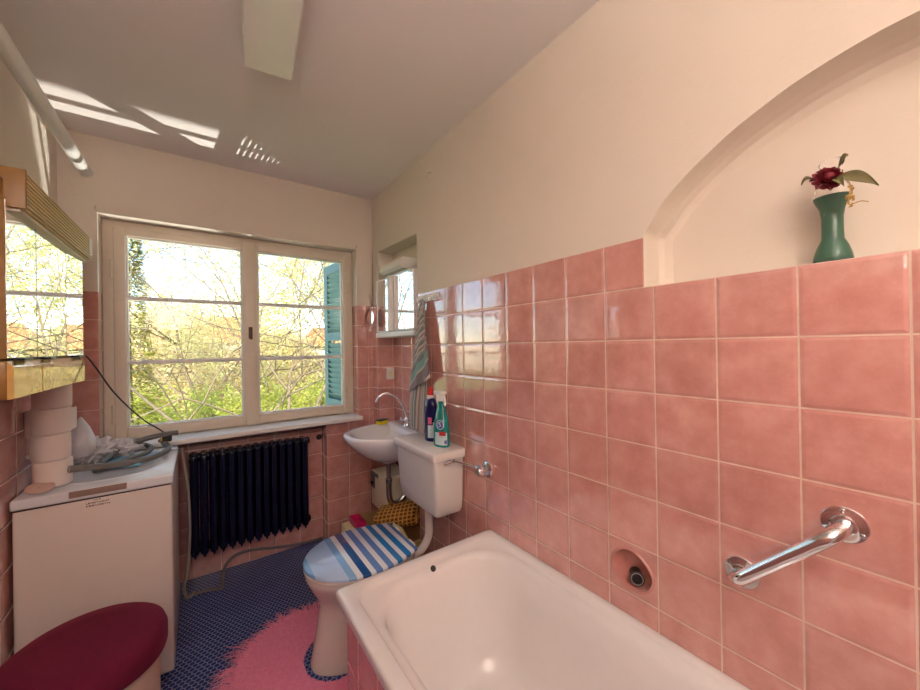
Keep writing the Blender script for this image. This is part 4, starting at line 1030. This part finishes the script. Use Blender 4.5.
# ------------------------------------------------------------------ outside the window
GZ = -4.2
bark = simple('grey_bark', srgb(150,128,98), .85, var=.2, nscale=6, bump=.01, bscale=20)
bark2 = simple('brown_bark', srgb(120,98,76), .85, var=.2, nscale=6)
def leafmat(name, a, b):
    s = N(name); oi = s.noise(.9, 4); s.set(Base_Color=s.mix(s.math('MULTIPLY',oi.outputs[0],1.2), a, b), Roughness=.6, Specular_IOR_Level=.2)
    tr = s.new('ShaderNodeBsdfTranslucent'); s.link(s.p.inputs['Base Color'].links[0].from_socket, tr.inputs[0])
    mx = s.new('ShaderNodeMixShader'); mx.inputs[0].default_value = .35; s.link(s.p.outputs[0], mx.inputs[1]); s.link(tr.outputs[0], mx.inputs[2]); s.link(mx.outputs[0], s.out.inputs[0]); return s.m
ly = leafmat('yellow_green_leaf', srgb(214,206,104), srgb(244,232,160))
lo_ = leafmat('ochre_blossom', srgb(226,196,128), srgb(244,228,176))
lg = leafmat('hedge_leaf', srgb(136,150,62), srgb(222,216,104))
ld = leafmat('dark_conifer_needle', srgb(96,118,48), srgb(196,186,74))
gm = simple('grass', srgb(120,140,70), .95, var=.25, nscale=1.5)
def add_leaves(mb, p, n, spread, size, rnd):
    if p[1] < 4.8: return
    for _ in range(n):
        c = Vector((p[0]+rnd.gauss(0,spread), p[1]+rnd.gauss(0,spread), p[2]+rnd.gauss(0,spread)))
        a = Vector((rnd.uniform(-1,1),rnd.uniform(-1,1),rnd.uniform(-1,1))).normalized(); b = a.orthogonal().normalized(); s_ = size*rnd.uniform(.6,1.3)
        mb.add([c-a*s_, c+b*s_*.5, c+a*s_, c-b*s_*.5], [(0,1,2,3)])
def tree(name, label, base, h, seed, lm, tm, r0=.14, depth=6, lean=(0,0), leafn=5, lsize=.035, spread=.18, up=.25, forks=1, first=.3, wide=.62, vis=None, group=None):
    rn = random.Random(seed); t = thing(name, base, label, 'tree', group); tb, lf = MB(), MB()
    def grow(p, d, ln, r, k):
        if p.y < 4.6: return
        pts = [p]; q = p; n = 4 if k > 2 else 3
        for i in range(n):
            d = (d+Vector((rn.gauss(0,.10),rn.gauss(0,.10),rn.gauss(0,.08)+up*.06*(k<depth)))).normalized(); q = q+d*ln/n; pts.append(q)
        tb.tube(pts, [r*(1-.38*i/n) for i in range(n+1)], 7 if r > .04 else (5 if r > .012 else 3), False)
        if k <= 2: add_leaves(lf, pts[-1], leafn, spread*.55, lsize, rn); add_leaves(lf, pts[-2], max(1,leafn//2), spread*.55, lsize, rn)
        if k == 0: return
        nb = 3 if k >= depth-1 else rn.choice((2,3,3))
        for b in range(nb):
            a = rn.uniform(0,2*PI); o = d.orthogonal().normalized(); o = Matrix.Rotation(a,3,d) @ o
            nd = (d*(1-wide*rn.uniform(.5,1))+o*wide*rn.uniform(.8,1.3)).normalized()
            st_ = pts[-1] if b == 0 else pts[rn.choice((-1,-2))]
            grow(st_, nd, ln*rn.uniform(.66,.86), r*.60*rn.uniform(.85,1.1), k-1)
    for f_ in range(forks):
        aa = 2*PI*f_/max(1,forks)+seed; sp = .28 if forks > 1 else 0
        grow(Vector(base)+Vector((math.cos(aa)*.12*(forks>1),math.sin(aa)*.12*(forks>1),-.1)), Vector((lean[0]+sp*math.cos(aa),lean[1]+sp*math.sin(aa),1)).normalized(), h*first, r0, depth)
    tb.build('branches', tm, t, angle=80); tag(lf.build('foliage', lm, t, smooth=False), kind='stuff')
tree('bare_tree', 'many-trunked pale tree with sparse yellow buds outside the right sash', (2.15,9.8,GZ), 10, 11, ly, bark, .072, 7, (.0,-.02), 9, .026, .34, .3, 4, .34, .50)
tree('budding_tree', 'thinly budding tree crossing the left sash with long branches', (1.3,15.5,GZ), 11.5, 4, lo_, bark2, .075, 7, (-.22,-.05), 8, .030, .42, .1, 3, .33, .60)
tree('budding_tree', 'yellow budding tree standing far behind the others on the right', (7.5,21,GZ), 13, 23, ly, bark2, .14, 6, (-.05,0), 20, .09, .5, .2, 2, .3, .6)
tree('budding_tree', 'ochre blossoming tree beside the white house', (-2.2,28,GZ-1), 9.5, 31, lo_, bark2, .12, 6, (0,0), 24, .12, .6, .2, 3, .28, .7)
tree('budding_tree', 'second ochre tree to the right of the white house', (4.2,30,GZ-1), 9.5, 41, lo_, bark2, .12, 6, (0,0), 24, .12, .6, .2, 3, .28, .7)
# conifer
def conifer(base, h, w, seed, label):
    rn = random.Random(seed); t = thing('conifer_tree', base, label, 'tree'); MB().tube([base,(base[0],base[1],base[2]+h)],[.14,.02],8).build('trunk', bark2, t)
    lf = MB()
    for k in range(15000):
        z = rn.random()**1.15; a = rn.uniform(0,2*PI); rr = w*(1-z)*(.55+.45*abs(math.sin(z*38)))*rn.uniform(.55,1)+.05
        c = Vector((base[0]+rr*math.cos(a), base[1]+rr*math.sin(a), base[2]+.4+z*(h-.3)-rr*.25)); d = Vector((math.cos(a),math.sin(a),rn.uniform(-.5,.2))).normalized(); s_ = Vector((-math.sin(a),math.cos(a),rn.uniform(-.4,.4)))
        l_ = rn.uniform(.05,.11); lf.add([c, c+d*l_+s_*.02, c+d*l_*1.4, c+d*l_-s_*.02], [(0,1,2,3)])
    tag(lf.build('foliage', ld, t, smooth=False), kind='stuff')
conifer((-1.15,9.5,GZ), 8.6, 1.0, 3, 'tall slim conifer at the left edge of the window view')
# hedge bushes
for i,(x,y,zt,rr,lab) in enumerate(((-1.3,12,.35,1.3,'yellow-green bush in front of the conifer'),(.3,12.4,.15,1.3,'bright yellow-green bush left of the pale tree, second in the row'),(1.7,12.8,.25,1.2,'rounded bush just behind the pale many-trunked tree'),(3.3,12.6,.35,1.4,'yellow-green bush at the right of the row behind the pale tree'),(5.2,13,.6,1.6,'large bush farthest right below the window view'))):
    rn = random.Random(50+i); t = thing('garden_bush', (x,y,GZ), lab, 'bush', 'bushes below the window'); lf = MB()
    for _ in range(9000):
        a = rn.uniform(0,2*PI); ph = math.asin(rn.uniform(-.6,1)); k = rn.uniform(.78,1.05)*(1+.22*noise.noise(Vector((math.cos(a)*2+i,math.sin(a)*2,ph*2)))+.1*noise.noise(Vector((math.cos(a)*7+i,math.sin(a)*7,ph*7))))
        hh = (zt-GZ)*.55; c = Vector((x+rr*k*math.cos(a)*math.cos(ph), y+rr*k*math.sin(a)*math.cos(ph), zt-hh+hh*k*math.sin(ph)))
        add_leaves(lf, c, 1, .02, .05, rn)
    MB().tube([(x,y,GZ),(x,y,zt-.6)],[.12,.05],8).build('stem', bark2, t); tag(lf.build('foliage', lg, t, smooth=False), kind='stuff')
g = MB().add([(-60,2.9,GZ),(60,2.9,GZ),(60,90,GZ-1),(-60,90,GZ-1)],[(0,1,2,3)]); tag(g.build('garden_ground', gm, smooth=False), kind='structure')
# house
hm = simple('white_render', srgb(236,232,226), .8, var=.03); rf = simple('orange_roof', srgb(206,120,70), .8, var=.15, nscale=4)
ho = thing('house', (.2,34,GZ-1), 'white rendered house with an orange roof far behind the trees', 'house')
MB().box((-5,32,GZ-1),(4.5,38,2.0)).build('house_wall', hm, ho, smooth=False)
MB().loops([[(-5.4,31.6,1.9),(4.9,31.6,1.9),(4.9,38.4,1.9),(-5.4,38.4,1.9)],[(-4,35,4.0),(3.5,35,4.0),(3.5,35.1,4.0),(-4,35.1,4.0)]]).build('house_roof', rf, ho, smooth=False)
for x in (-3.6,-1.4,.8,3.0): 
    for z in (-1.6,.6): MB().box((x-.4,31.97,z-.55),(x+.4,32.02,z+.55)).build('house_window', simple('dark_pane', srgb(70,84,96), .1), ho, smooth=False)
h2_ = thing('house', (14,40,GZ-1), 'pale distant house at the right behind the yellow tree', 'house')
MB().box((9,38,GZ-1),(19,44,1.6)).build('house_wall', hm, h2_, smooth=False)
MB().loops([[(8.6,37.6,1.5),(19.4,37.6,1.5),(19.4,44.4,1.5),(8.6,44.4,1.5)],[(10,41,3.6),(18,41,3.6),(18,41.1,3.6),(10,41.1,3.6)]]).build('house_roof', rf, h2_, smooth=False)
gw = MB().box((1.6,4.88,GZ),(4.6,4.92,-2.82)); tag(gw.build('glint_blocker', hm, smooth=False), 'added low white wall, unseen below the window, blocking part of the glint', 'wall')  # unseen wall added to keep the glint off the lower panes
# shutter folded open outside
sh = thing('window_shutter', (.93,2.84,.86), 'teal louvred shutter folded open outside the right sash', 'shutter')
Q0 = Vector((.950,2.835,0)); Q1 = Vector((.905,3.28,0)); dS = (Q1-Q0).normalized(); nS = Vector((-dS.y,dS.x,0))
def sbox(mb, s0, s1, z0, z1, t=.018, tilt=0):
    P = [Q0+dS*s0-nS*t, Q0+dS*s1-nS*t, Q0+dS*s1+nS*t, Q0+dS*s0+nS*t]
    mb.add([p+Vector((0,0,z0+(tilt if i>1 else -tilt))) for i,p in enumerate(P)]+[p+Vector((0,0,z1+(tilt if i>1 else -tilt))) for i,p in enumerate(P)], [(0,1,2,3),(7,6,5,4),(0,4,5,1),(1,5,6,2),(2,6,7,3),(3,7,4,0)])
m = MB(); sbox(m,0,.07,.86,2.06); sbox(m,.375,.445,.86,2.06)
for z in (.86,1.42,1.99): sbox(m,.07,.375,z,z+.07)
m.build('shutter_frame', M['shutter'], sh, smooth=False)
m = MB(); z = .95
while z < 1.97:
    if not 1.40 < z < 1.49: sbox(m,.07,.375,z,z+.005,.020,.024)
    z += .042
m.build('louvres', M['shutter'], sh, smooth=False)
